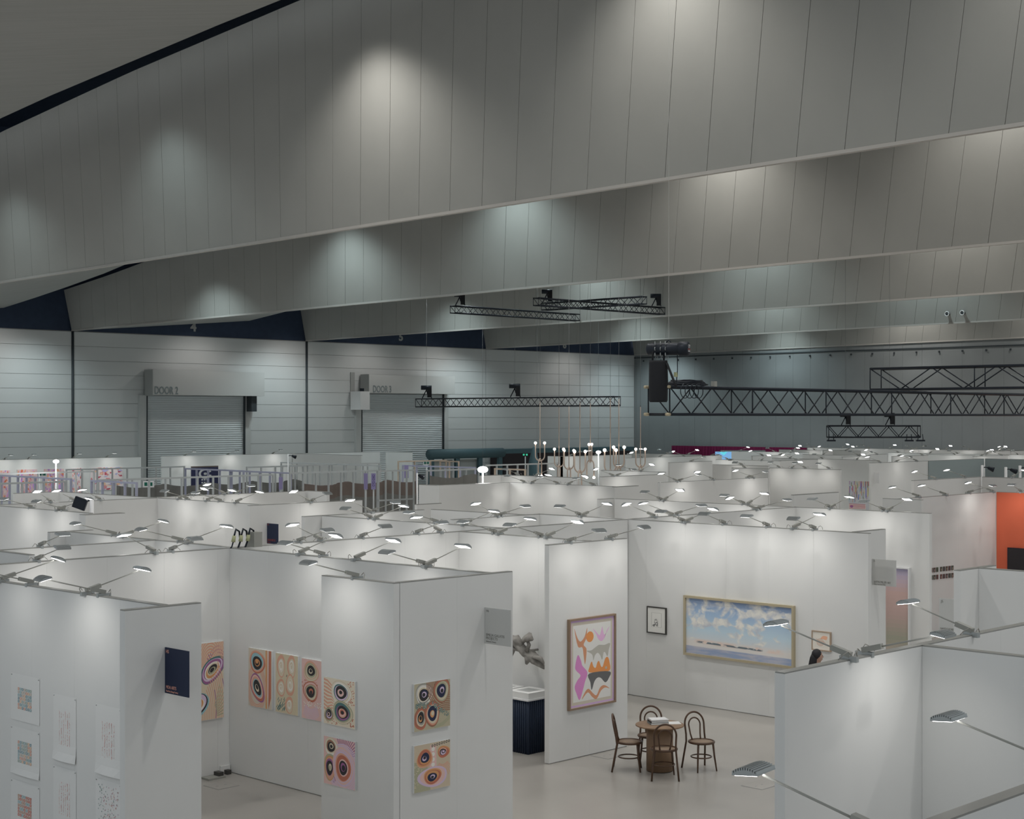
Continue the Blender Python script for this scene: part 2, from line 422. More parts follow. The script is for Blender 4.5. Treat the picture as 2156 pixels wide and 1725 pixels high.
wall('JJ', 'X', 24.4, 36.0, 38.2, 'pale low wall above the dim grey wall at right', near=False)
ok = wall('KK', 'Y', 41.38, 17.0, 21.3, 'bright orange feature wall at the right edge', m='orange', pw=10)
wall('O', 'Y', 18.42, onX(188, 18.42), onX(-60, 18.42), 'warm bright white wall at left under the hanging floodlight', pw=3)
wall('N', 'X', 30.3, onY(180, 30.3), onY(263.5, 30.3), 'grey box-like wall under the black floodlight at left', t=.25)
wall('Q', 'X', 35.3, 18.5, 23.1, 'pale wall behind the grey box wall at left')
wall('QY', 'Y', 23.1, 30.82, 35.28, 'white wall top with four arm lights left of the dark poster')
wall('R', 'X', 30.7, onY(526, 30.7), onY(763, 30.7), 'white wall carrying the dark poster sign left of centre', pw=1.5)
wall('S', 'X', 40.2, onY(31, 40.2), 23.15, 'pale slanting wall top under the bright floral paintings')
wall('S2', 'Y', 23.1, 35.45, 40.2, 'pale wall top descending right of the slanting wall at left')
wall('T', 'X', 35.62, 23.3, onY(643, 35.62), 'low white wall top in front of the left stud frames')
wall('T2', 'Y', 28.3, onX(688, 28.3), onX(643, 28.3), 'small white wall block in front of the stud frames')
# middle distance
wall('W1', 'Y', 33.42, 35.72, onX(882, 33.42), 'grey shaded side of the bright box booth in the middle', near=False)
wall('W2', 'X', 35.6, 33.4, 36.5, 'bright front of the box booth left of centre', pw=1.5)
wall('W3', 'Y', 36.5, onX(1294, 36.5), 35.6, 'long lit white wall beneath the hanging globe pendants', pw=1.5)
wall('W4', 'X', onX(1294, 36.5)-.1, onY(1294, onX(1294, 36.5)-.1), onY(1345, onX(1294, 36.5)-.1), 'dark grey shaded block at the end of the lit wall in the middle', near=False)
wall('W1B', 'X', 33.6, onY(878, 33.6), onY(930, 33.6), 'lower grey box in front of the shaded box booth side', near=False, h=3.2)
wall('CC', 'X', 32.05, onY(1390, 32.05), onY(1617, 32.05), 'lit white wall with soft pools right of the dark grey block', pw=1.5)
wall('DD', 'Y', 54.5, onX(1769, 54.5), onX(1619, 54.5), 'broad plain white wall left of the striped colourful painting', near=False)
wall('EE', 'Y', 67.6, onX(1850, 67.6), onX(1625, 67.6), 'white wall carrying the striped colourful painting', near=False)
wall('FF', 'X', 38.75, onY(1834, 38.75), onY(1955, 38.75), 'lit white wall with a small blank sign right of the striped painting', near=False)
wall('GG', 'X', 38.7, onY(1956, 38.7), onY(2072, 38.7), 'unlit blue-grey wall behind the stage spotlights at right', near=False, m='dimteal')
wall('GG2', 'Y', onY(2072, 38.7), 30, 38.65, 'unlit blue-grey return wall at the right edge', near=False, m='dimteal')
wall('HH', 'X', 27.07, onY(1924, 27.07), 51.45, 'white wall top in front of the blue-grey wall at right', near=False)
wall('HH2', 'Y', 51.4, 20, 27.0, 'white wall top under the stage spotlights at the right edge', near=False)
fx, fy = at(1055, 1000)
wall('W6', 'X', fy, onY(1013, fy), fx, 'small bright wall beside the glaring round floodlight', near=False)
wall('W6Y', 'Y', fx, onX(1214, fx), fy, 'pale wall top below the first globe pendants', near=False)
fx, fy = at(1182.5, 961)
wall('W5Y', 'Y', fx, fy, onX(1153, fx), 'grey wall end behind the second globe pendant', near=False)
wall('W5', 'X', fy, fx, onY(1330, fy), 'bright white wall behind the row of globe pendants', near=False)
fx, fy = at(1399, 994)
wall('RC', 'Y', fx, fy, onX(1266, fx), 'grey shaded wall top under the right-hand globe pendants', near=False)
fx, fy = at(1267, 1004)
wall('RD', 'X', fy, fx, onY(1400, fy), 'white wall top right of the globe pendants with two arm lights', near=False)
G_FAR = 'distant white booth walls before the grey end wall'
L_FAR = 'distant white wall top among the furthest booths at right, below the grey end wall'
FW_ = []
def farX(key, u, v, ub):
    X, Y = at(u, v); FW_.append((u+ub, wall(key, 'X', Y, X, onY(ub, Y), L_FAR, near=False, group=G_FAR)))
def farY(key, u, v, ub):
    X, Y = at(u, v); FW_.append((u+ub, wall(key, 'Y', X, Y, onX(ub, X), L_FAR, near=False, group=G_FAR)))
farX('r1', 1320, 964.5, 1520); farY('r2', 1320, 954.5, 1475); farY('r3', 1507, 967.5, 1642); farX('r4', 1643, 970, 1722)
farY('r5', 1540, 950, 1702); farX('r6', 1585, 960, 1665); farY('r7', 1640, 946.5, 1812); farX('r8', 1735, 949, 1800)
farX('r9', 1832, 957.5, 1868); farY('r10', 1690, 957, 1832); farY('r11', 1870, 953, 2160); farX('r12', 2051, 961, 2125)
farY('r13', 1950, 957, 2052); farY('r14', 1700, 942.5, 2180); farX('r15', 1880, 961, 1955); farX('r16', 1905, 947, 1950)
farX('r17', 1410, 974, 1500); farX('r18', 1775, 962, 1830); farY('r19', 1500, 978, 1618)
farX('r20', 2075, 951, 2200); farY('r21', 1540, 985, 1618)
for k, (q, o) in enumerate(sorted(FW_, key=lambda z: z[0])): o['label'] = 'distant white wall top, number %d counted from the left among the furthest booths' % (k+1)
# booths along the end wall at left
wall('L1', 'X', 72.2, onY(-40, 72.2), onY(297, 72.2), 'white exhibition wall with the row of bright floral paintings', near=False)
wall('L2', 'X', 72.6, onY(341, 72.6), onY(800, 72.6), 'white exhibition wall under the roller doors with a dark poster', near=False)
wall('L3', 'Y', onY(640, 71.5), 66.5, 72.55, 'shaded wall of the recess left of the lit wall end', near=False)
wall('L4', 'Y', onY(812, 72.3), onX(866, onY(812, 72.3)), 72.3, 'pale blank panel in front of the second roller door', near=False)

# ------------------------------------------------------------------ LED arm lights on the wall tops
RS = (.2, .19)
def lamp_proto():
    r = link('arm_light', None)
    m2 = MB(); m2.box(-.022, .022, -.058, .110, -.025, .024); m2.build('clamp', 'silver', r)
    tilt = Matrix.Translation((0, 0, .045)) @ Matrix.Rotation(-math.radians(15), 4, 'X')
    m2 = MB(); m2.box(-.026, .026, -.15, .045, -.022, .026, mx=tilt); m2.build('gear_box', 'gear', r)
    m2 = MB(); m2.tube([(.0, -.14, .083), (0, -.66, .225)], .0075, 8); m2.build('arm', 'gear', r)
    m2 = MB(); m2.tube([(.04, .07, .04), (.09, .07, .075), (.14, .05, .05), (.17, .02, .008)],   .0045, 5); m2.build('cable', 'cable', r)
    m2 = MB(); m2.tube([(-.03, .06, .03), (-.08, .05, .055), (-.13, .03, .008)], .0045, 5); m2.build('cable', 'cable', r)
    pr = [(-.075, 0)]; nf = 11
    for k in range(nf):
        y0 = -.075+.15*k/nf; y1 = -.075+.15*(k+1)/nf; dome = .016+.026*math.sin(PI*(k+.5)/nf)**.7
        pr += [(y0+.001, dome-.014 if k else .006), (y0+.003, dome), (y1-.005, dome), (y1-.003, dome-.014)]
    pr += [(.075, 0)]; n = len(pr)
    vs = [(x, y, z) for x in (-.105, .105) for y, z in pr]
    m2 = MB(); m2.add(vs, [tuple(range(n)), tuple(range(2*n-1, n-1, -1))] + [(k, (k+1) % n, (k+1) % n+n, k+n) for k in range(n)])
    h = m2.build('head', 'silver', r, (0, -.715, .232))
    m2 = MB(); m2.box(-.094, .094, -.064, .064, -.004, -.0005); m2.build('lens', 'lens', h)
    return r
PROTO = lamp_proto()
LDATA = {}
used = [False]
def lamp(key, u, side, label, group=None, light=True, jit=True, power=P_ARM, tilt=None):
    d, c, a, b, t = WALLS[key]
    if d == 'X':
        p = (onY(u, c+t/2), c+t/2); rz = 0 if side == 'n' else PI
    else:
        p = (c+t/2, onX(u, c+t/2)); rz = -PI/2 if side == 'n' else PI/2
    o = copy_tree(PROTO) if used[0] else PROTO
    used[0] = True
    o.location = (p[0], p[1], H+.002); o.rotation_euler = (0, 0, rz + (random.uniform(-.14, .14) if jit else 0))
    for ch in o.children:
        if ch.name.startswith('head'): ch.rotation_euler = (math.radians(tilt if tilt is not None else (random.uniform(14, 30) if side == 'f' else random.uniform(8, 18))), 0, random.uniform(-.1, .1))
    tag(o, label, 'lamp', group)
    if light:
        s = spot('lamp_spot', (0, -.74, .19), (0, -.02, -1.75), power, 142, 1.0, (1, .975, .93), .07, parent=o, data=LDATA.get(power))
        LDATA[power] = s.data
    return o
ORD = ['leftmost', 'second', 'third', 'fourth', 'fifth', 'sixth', 'seventh', 'eighth']
def lamps(key, phrase, ns, fs, tilt=None):
    for side, us, ph_ in (('n', ns, 'leaning forward'), ('f', fs, 'leaning back')):
        for k, u in enumerate(sorted(us)):
            which = 'only' if len(us) == 1 else ORD[k]
            if len(us) > 1 and k == len(us)-1: which = 'rightmost'
            lamp(key, u, side, '%s LED arm light %s on %s' % (which, ph_, phrase), tilt=tilt)
lamps('A', 'the grid print wall, lower left', [63, 214], [9, 188])
lamps('B', 'the long wall behind the front booths', [79, 361, 630, 762, 879], [322, 674, 925])
lamps('C', 'the wall of three upright eye paintings', [678, 894], [635, 752, 902])
lamps('D', 'the narrow wall with two stacked paintings', [748], [])
lamps('F', 'the wall with the abstract cut-out picture', [1199, 1285], [])
lamps('G', 'the wall of the large sky painting', [1221, 1438, 1524, 1616, 1714], [1228, 1447, 1673])
lamps('G0', 'the wall behind the sky painting wall', [1425, 1598], [1215 + 160, 1414, 1589])
lamps('J', 'the wall behind the grey sculpture', [1041, 1138], [1054, 1155])
lamps('MM', 'the nearest right-hand wall', [1826], [1782, 2040], 9)
lamps('NN', 'the wall cutting the bottom right corner', [], [1850, 2240], 5)
lamps('K', 'the wall crossing the left edge', [86], [])
lamps('L', 'the crowded wall behind the front left booth', [240, 379], [264, 400])
lamps('U', 'the wall top behind the dark poster', [785], [779])
lamps('U2', 'the diagonal wall before the stud panel', [779, 918], [793, 980])
lamps('YW', 'the low peaked wall left of centre', [1054], [1045])
lamps('X2', 'the very long wall in the middle distance', [1391, 1565, 1747, 1860], [1399, 1576, 1750, 1871])
lamps('O', 'the warm bright wall at left', [64, 133], [125])
lamps('Q', 'the pale wall behind the grey box', [], [105, 155, 209])
lamps('QY', 'the white wall left of the poster', [393, 463], [379, 438, 499])
lamps('R', 'the wall carrying the dark poster', [655], [651])
lamps('T', 'the low wall before the stud frames', [405, 500], [470])
lamps('W3', 'the lit wall beneath the globe pendants', [1103, 1173, 1249], [1121, 1198])
lamps('CC', 'the pooled wall right of the grey block', [1430, 1575], [1424, 1500, 1584])
lamps('II', 'the wall with tiny dark photographs', [2040], [1932, 1989, 2088])
lamps('DD', 'the broad plain wall before the striped painting', [1640, 1695, 1745], [1668])
lamps('KK', 'the orange feature wall at right', [2149], [])
lamps('HH', 'the wall before the blue-grey wall', [], [1968, 2030])
lamps('RC', 'the grey wall below the right pendants', [1330], [1350])
lamps('RD', 'the wall right of the pendants', [1300], [1290])
lamps('L2', 'the wall under the roller doors', [390, 480, 575], [])
lamps('L1', 'the wall of floral paintings', [10, 60, 155, 225], [])
lamps('W5', 'the wall behind the pendants', [1200, 1255], [1260])
lamps('W6Y', 'the wall below the first pendants', [1090], [1130])
# the furthest booths: small lamps, told apart by their order from the left
def nth(k): return '%d%s' % (k, 'th' if 10 <= k % 100 <= 20 else {1: 'st', 2: 'nd', 3: 'rd'}.get(k % 10, 'th'))
fl = []
for key in ['r%d' % i for i in range(1, 22)] + ['EE', 'FF', 'HH2']:
    d, c, a, b, t = WALLS[key]
    n = max(1, int((b-a)/1.7)); n = min(n, 14)
    for k in range(n):
        p = a+(b-a)*(k+.5)/n+random.uniform(-.4, .4)
        x, y = (p, c) if d == 'X' else (c, p)
        u = 1078+FPX*(x*RT[0]+y*RT[1])/dep(x, y)
        if u < 2148: fl.append((u, key, 'n' if (k+len(key)) % 2 else 'f'))
for k, (u, key, sd) in enumerate(sorted(fl)):
    lamp(key, u, sd, '%s tiny arm light from the left among the furthest booth tops at right' % nth(k+1), 'arm lights over the furthest booths', power=P_FAR, light=(k % 2 == 0), tilt=random.uniform(16, 36))

# ------------------------------------------------------------------ pictures
def ell(cx, cy, rx, ry, rot=0, wob=0, n=28, ph0=0):
    out = []
    for k in range(n):
        t = 2*PI*k/n; q = 1+wob*math.sin(3*t+ph0)+wob*.6*math.sin(2*t+ph0*2)
        x, y = rx*q*math.cos(t), ry*q*math.sin(t)
        out.append((cx+x*math.cos(rot)-y*math.sin(rot), cy+x*math.sin(rot)+y*math.cos(rot)))
    return out
def stroke(pts, w):
    L, Rr = [], []
    for i, p in enumerate(pts):
        a = pts[max(0, i-1)]; b = pts[min(len(pts)-1, i+1)]
        dx, dy = b[0]-a[0], b[1]-a[1]; l = math.hypot(dx, dy) or 1
        ww_ = w[i] if isinstance(w, list) else w
        L.append((p[0]-dy/l*ww_, p[1]+dx/l*ww_)); Rr.append((p[0]+dy/l*ww_, p[1]-dx/l*ww_))
    return L+Rr[::-1]
def clip01(poly, lo=.004, hi=.996):
    for ax in (0, 1):
        for lim, sgn in ((lo, 1), (hi, -1)):
            out = []
            for i, p in enumerate(poly):
                q = poly[(i+1) % len(poly)]; pi = (p[ax]-lim)*sgn >= 0; qi = (q[ax]-lim)*sgn >= 0
                if pi: out.append(p)
                if pi != qi:
                    t = (lim-p[ax])/(q[ax]-p[ax]); out.append((p[0]+t*(q[0]-p[0]), p[1]+t*(q[1]-p[1])))
            poly = out
            if len(poly) < 3: return []
    return poly
def paint_mesh(w, h, shapes, y0, x0=0, z0=0):
    mb = MB(); k = 0
    for polys, col in shapes:
      k += 1
      for j, poly in enumerate(polys if isinstance(polys[0][0], tuple) else [polys]):
        yy = y0-.00002*k-.0000004*j
        poly = clip01(poly)
        if len(poly) < 3: continue
        a = sum(poly[i][0]*poly[(i+1) % len(poly)][1]-poly[(i+1) % len(poly)][0]*poly[i][1] for i in range(len(poly)))
        if a < 0: poly = poly[::-1]
        mb.add([(x0+p[0]*w, yy, z0+p[1]*h) for p in poly], [tuple(range(len(poly)))], col)
    return mb
def eye(cx, cy, rx, ry, cols, rot=0, wob=.05):
    out = []; n = len(cols); p0 = random.random()*6
    for k, c in enumerate(cols):
        q = 1-k/n*.92
        out.append((ell(cx+.01*math.sin(k+p0), cy+.012*math.cos(k*1.7+p0), rx*q, ry*q, rot, wob*(1-.5*k/n), ph0=p0), c))
    return out
def place_on(key, uL, uR, vTL, vBL):
    """rectangle on the camera-facing side of a wall: left/right sight lines, top/bottom at the left edge"""
    d, c, a, b, t = WALLS[key]
    if d == 'X':
        x0, x1 = onY(uL, c), onY(uR, c); return (x0, c), 0, x1-x0, zat(vBL, x0, c), zat(vTL, x0, c)
    y0, y1 = onX(uL, c), onX(uR, c); return (c, y0), -PI/2, y0-y1, zat(vBL, c, y0), zat(vTL, c, y0)
def canvas(key, uL, uR, vTL, vBL, label, shapes, cat='painting', name='painting', depth=.035, edge='paper', group=None):
    p, rz, w, z0, z1 = place_on(key, uL, uR, vTL, vBL)
    o = thing(name, label, cat, (p[0], p[1], z0), rz, group); h = z1-z0
    mb = MB(); mb.box(0, w, -depth, -.001, 0, h); mb.build('canvas', edge, o)
    paint_mesh(w, h, shapes, -depth-.0006).build('painted_surface', 'paint', o)
    return o, w, h
def P(*rgb):
    l = .3*rgb[0]+.55*rgb[1]+.15*rgb[2]; return ph(*[.84*c+.16*l for c in rgb], k=.54)
SALM, CREAM, BLK, TEAL, RED_, PINK, MAG, OLI, SKY, BROWN = P(178,130,108), P(172,160,138), P(48,46,48), P(64,98,98), P(160,90,70), P(182,148,142), P(128,78,120), P(140,138,112), P(112,150,158), P(130,92,72)
ORG, NAVY_, GREY_, WHT, LIL = P(176,122,76), P(40,44,66), P(128,126,118), P(185,180,172), P(170,150,172)
FULL = [(0, 0), (1, 0), (1, 1), (0, 1)]
def arcs(cx, cy, r0, r1, n, col, a0=0, a1=PI, w=.006):
    out = []
    for k in range(n):
        r = r0+(r1-r0)*k/max(1, n-1); m = 28
        for t in range(m):
            b0, b1 = a0+(a1-a0)*t/m, a0+(a1-a0)*(t+1)/m
            out.append([(cx+q*math.cos(b), cy+q*math.sin(b)) for q, b in ((r-w, b0), (r+w, b0), (r+w, b1), (r-w, b1))])
    return [(out, col)]
def rays(cx, cy, r0, r1, a0, a1, n, col, w=.007):
    return [([stroke([(cx+r0*math.cos(a), cy+r0*math.sin(a)), (cx+r1*math.cos(a), cy+r1*math.sin(a))], w) for a in [a0+(a1-a0)*k/(n-1) for k in range(n)]], col)]
def dots(x0, x1, y0, y1, n, r, col, asp=1):
    return [([ell(random.uniform(x0, x1), random.uniform(y0, y1), r, r*asp, n=7) for _ in range(n)], col)]
bg = lambda c: [(FULL, c)]
# on B: tall purple-eyed painting half hidden by the return wall
sh = bg(CREAM) + arcs(.55, .62, .18, .75, 16, SALM, .2, 2.9, .012) + rays(.75, .60, .26, .36, .3, 2.9, 16, MAG, .008)
sh += arcs(.1, .1, .2, .95, 14, SALM, -.6, .75, .010)
sh += eye(.62, .645, .42, .155, [TEAL, MAG, LIL, MAG, WHT, ORG, CREAM, BLK, OLI, BLK], .25) + arcs(.15, .12, .6, .9, 2, MAG, -.5, .45, .010)
sh += eye(.12, .20, .40, .15, [SKY, BLK, LIL, LIL, WHT, ORG, SALM, BLK, OLI], .2) + rays(.6, .02, .18, .5, .1, 1.0, 9, OLI, .008)
canvas('B', 405, 468, 1357, 1521, 'tall painting with purple and green eye rings, partly hidden by the return wall', sh)
# on C: three upright paintings
sh = bg(P(165,155,140)) + [([(.74, 0), (.80, 0), (.80, 1), (.74, 1)], ORG), ([(.86, 0), (.97, .2), (.97, 1), (.88, 1)], RED_), ([(.81, .2), (.85, .2), (.85, 1), (.82, 1)], PINK)]
sh += arcs(.36, .34, .30, .40, 4, SALM, 0, 6.28, .010)
sh += eye(.38, .77, .34, .20, [SALM, RED_, SALM, SKY, SKY, BLK, BLK, BLK, ORG, BLK, ORG])
sh += eye(.38, .34, .34, .20, [MAG, RED_, PINK, SALM, SKY, BLK, BLK, BLK, CREAM, BLK], -.5)
canvas('C', 527, 576, 1363, 1485, 'leftmost of three upright paintings, two black eyes ringed with blue', sh)
sh = bg(P(170,158,132))
for cx, cy, rx, ry in ((.25, .78, .19, .19), (.72, .80, .19, .19), (.25, .42, .19, .15), (.66, .50, .19, .19), (.62, .15, .18, .14)):
    sh += eye(cx, cy, rx, ry, [SALM, SALM, CREAM, CREAM, WHT, CREAM, WHT, CREAM], .15)
sh += [(stroke([(x, y), (x+.05, y+.05)], .008), TEAL) for x, y in [(random.uniform(.02, .4), random.uniform(.02, .22)) for _ in range(30)]] + [(stroke([(.5, .62), (.52, .66)], .01), BLK)]
canvas('C', 584, 631, 1374, 1498, 'middle of three upright paintings, five pale ovals with salmon rings', sh)
sh = bg(PINK) + dots(0, .7, .45, .65, 60, .016, RED_, .5) + eye(.40, .80, .34, .17, [SALM, CREAM, SALM, OLI, CREAM, OLI, BLK, BLK, BLK, CREAM, BLK])
sh += eye(.40, .46, .34, .17, [RED_, PINK, RED_, CREAM, OLI, BLK, BLK, BLK, RED_, BLK]) + dots(.1, .9, .21, .30, 40, .02, WHT, .5) + rays(.4, .6, .42, .62, -2.1, -1.0, 12, LIL, .010)
canvas('C', 639, 688, 1385, 1511, 'rightmost of three upright paintings, pink with dark eyes, half hidden', sh)
# on D
sh = bg(P(178,168,150))
for k in range(9): sh += [(stroke([(0, .95-.075*k), (.12, .93-.08*k), (.26, .84-.06*k), (.33, .72-.045*k)], [.02, .022, .016, .005]), SALM)]
sh += dots(.78, .97, .45, .98, 40, .014, RED_) + dots(.05, .5, .02, .22, 26, .014, RED_) + dots(.75, .97, .03, .2, 26, .014, RED_)
sh += eye(.55, .72, .32, .26, [CREAM, WHT, CREAM, WHT, TEAL, LIL, BLK, BLK, BLK, PINK, PINK, BLK]) + eye(.60, .30, .32, .25, [OLI, CREAM, OLI, TEAL, TEAL, MAG, BLK, BLK, SALM, PINK, RED_, BLK]) + eye(.17, .22, .15, .15, [OLI, BROWN, OLI, BLK, LIL, BLK, BLK, PINK, BLK])
canvas('D', 686, 752, 1424, 1522, 'upper of two square paintings on the narrow wall, three dark eyes on cream', sh)
sh = bg(PINK) + rays(.62, .60, .3, .60, .3, 2.0, 15, MAG, .010) + arcs(.62, .40, .34, .5, 5, LIL, 0, 6.28, .012) + rays(.45, .0, .12, .25, .5, 2.6, 10, MAG, .008)
sh += eye(.24, .80, .22, .19, [CREAM, WHT, CREAM, BROWN, BLK, BLK, CREAM, BLK]) + eye(.20, .36, .19, .29, [OLI, ORG, SALM, SALM, MAG, BLK, BLK, BLK, CREAM, OLI]) + eye(.63, .42, .35, .42, [PINK, LIL, PINK, LIL, SALM, RED_, RED_, RED_, PINK, BLK, BLK, MAG, BLK])
canvas('D', 686, 752, 1548, 1648, 'lower of two square paintings on the narrow wall, large red eye on pink', sh)
# on D2
sh = bg(P(150,142,118)) + arcs(.95, .95, .1, .6, 14, BROWN, 3.0, 5.2, .012) + [(stroke([(.55, .02), (.8, .08), (1, .2)], .04), OLI)]
sh += eye(.27, .76, .24, .24, [GREY_, WHT, GREY_, WHT, CREAM, BLK, BLK, NAVY_, LIL, BLK]) + eye(.76, .78, .24, .26, [BROWN, RED_, OLI, CREAM, OLI, NAVY_, NAVY_, NAVY_, LIL, BLK]) + eye(.18, .27, .17, .25, [RED_, BROWN, RED_, CREAM, GREY_, BLK, BLK, ORG, BLK]) + eye(.50, .32, .22, .27, [BROWN, RED_, SALM, CREAM, NAVY_, NAVY_, NAVY_, ORG, CREAM])
for t in range(60):
    q = random.random(); x = .05+.9*q; y = (.52 if q < .5 else .52-.55*(q-.5))+random.uniform(-.05, .06)
    sh += [(ell(x, y, .022, .022, n=8), TEAL), (ell(x, y, .010, .011, n=6), CREAM)]
canvas('D2', 868, 944, 1441, 1542, 'upper of two square paintings on the shaded wall, four eyes and teal beads', sh)
sh = bg(P(165,150,128)) + [([(0, 0), (.45, 0), (.35, .6), (0, .65)], OLI)] + dots(0, .3, .1, .6, 40, .012, CREAM) + [([(.42, .4), (.62, .4), (.6, .95), (.44, .95)], PINK)] + [(ell(.52, .42+.11*k, .05, .045, n=10), WHT) for k in range(5)] + rays(.8, .65, .15, .42, -2.3, -.8, 12, SALM, .008)
sh += [(ell(.50+.066*k, .93+.006*k, .026, .03, n=10), BLK) for k in range(8)] + [(ell(.50+.066*k, .93+.006*k, .013, .016, n=8), CREAM) for k in range(8)]
sh += eye(.29, .70, .22, .20, [SALM, ORG, RED_, RED_, ORG, NAVY_, NAVY_, NAVY_, LIL, BLK]) + eye(.80, .76, .17, .13, [ORG, RED_, RED_, SALM, BLK, LIL, BLK, LIL]) + eye(.52, .27, .42, .21, [LIL, PINK, PINK, PINK, PINK, PINK]) + eye(.50, .28, .24, .17, [ORG, RED_, RED_, ORG, ORG, NAVY_, NAVY_, NAVY_, LIL, BLK])
canvas('D2', 868, 944, 1571, 1671, 'lower of two square paintings on the shaded wall, three red-ringed eyes', sh)
# on F: big framed abstract cut-out picture (frame > mount > surface)
def framed(key, uL, uR, vTL, vBL, label, shapes, fm, fw, name='framed_picture', cat='painting', back='paper', depth=.06):
    p, rz, w, z0, z1 = place_on(key, uL, uR, vTL, vBL); h = z1-z0
    o = thing(name, label, cat, (p[0], p[1], z0), rz)
    mb = MB()
    mb.box(0, fw, -depth, -.001, 0, h); mb.box(w-fw, w, -depth, -.001, 0, h)
    mb.box(fw, w-fw, -depth, -.001, 0, fw); mb.box(fw, w-fw, -depth, -.001, h-fw, h); mb.build('frame', fm, o)
    mb = MB(); mb.box(fw, w-fw, -.03, -.002, fw, h-fw); mb.build('backing_board', back, o)
    if shapes: paint_mesh(w-2*fw, h-2*fw, shapes, -.0306, fw, fw).build('picture_surface', 'paint', o)
    return o
PMAG, PORG, PBRN, PGRY, PDRK, PPNK = P(182,110,165), P(205,120,62), P(178,120,88), P(150,147,138), P(86,86,86), P(195,145,180)
def smooth(pts, n=6):
    out = []; N = len(pts)
    for i in range(N):
        p0, p1, p2, p3 = pts[i-1], pts[i], pts[(i+1) % N], pts[(i+2) % N]
        for k in range(n):
            t = k/n
            out.append(tuple(.5*((2*p1[j])+(-p0[j]+p2[j])*t+(2*p0[j]-5*p1[j]+4*p2[j]-p3[j])*t*t+(-p0[j]+3*p1[j]-3*p2[j]+p3[j])*t**3) for j in (0, 1)))
    return out
sh = [(FULL, P(170,140,178)), ([(.035, .025), (.965, .025), (.965, .975), (.035, .975)], P(165,156,142)), ([(.075, .06), (.925, .06), (.925, .94), (.075, .94)], P(182,180,176))]
sh += [(smooth([(.10,.91),(.17,.80),(.24,.75),(.33,.80),(.39,.90),(.37,.78),(.31,.71),(.37,.66),(.37,.58),(.34,.48),(.31,.58),(.28,.68),(.18,.70)], 4), PBRN),
       (ell(.45, .79, .085, .062), PORG), (smooth([(.52,.88),(.60,.80),(.64,.75),(.71,.72),(.78,.75),(.83,.83),(.90,.88),(.84,.82),(.78,.79),(.75,.84),(.73,.89),(.70,.83),(.67,.79),(.60,.83)], 4), PPNK),
       (smooth([(.38,.63),(.48,.63),(.58,.66),(.66,.68),(.78,.67),(.91,.68),(.88,.60),(.85,.53),(.80,.58),(.76,.58),(.73,.50),(.68,.56),(.62,.59),(.56,.56),(.53,.51),(.50,.58)], 4), PGRY),
       (smooth([(.18,.60),(.25,.53),(.28,.47),(.38,.40),(.39,.35),(.34,.28),(.30,.20),(.22,.08),(.15,.16),(.11,.24),(.17,.31),(.24,.36),(.15,.42),(.12,.47)], 4), PMAG),
       (smooth([(.43,.38),(.44,.44),(.49,.50),(.53,.44),(.58,.42),(.62,.48),(.66,.49),(.70,.43),(.74,.42),(.80,.51),(.86,.52),(.90,.46),(.90,.36),(.66,.365)], 4), PORG),
       (smooth([(.43,.365),(.90,.35),(.88,.27),(.80,.23),(.70,.29),(.62,.30),(.55,.26),(.49,.17),(.46,.26)], 4), PDRK), (ell(.82, .40, .022, .016), PGRY),
       (smooth([(.27,.08),(.34,.16),(.42,.19),(.52,.13),(.60,.10),(.68,.18),(.78,.20),(.90,.15),(.80,.17),(.70,.14),(.60,.055),(.50,.09),(.40,.15)], 4), PBRN)]
framed('F', 1194, 1292, 1305, 1497, 'large upright framed abstract with magenta, orange and grey cut-out shapes', sh, 'frameoak', .03)
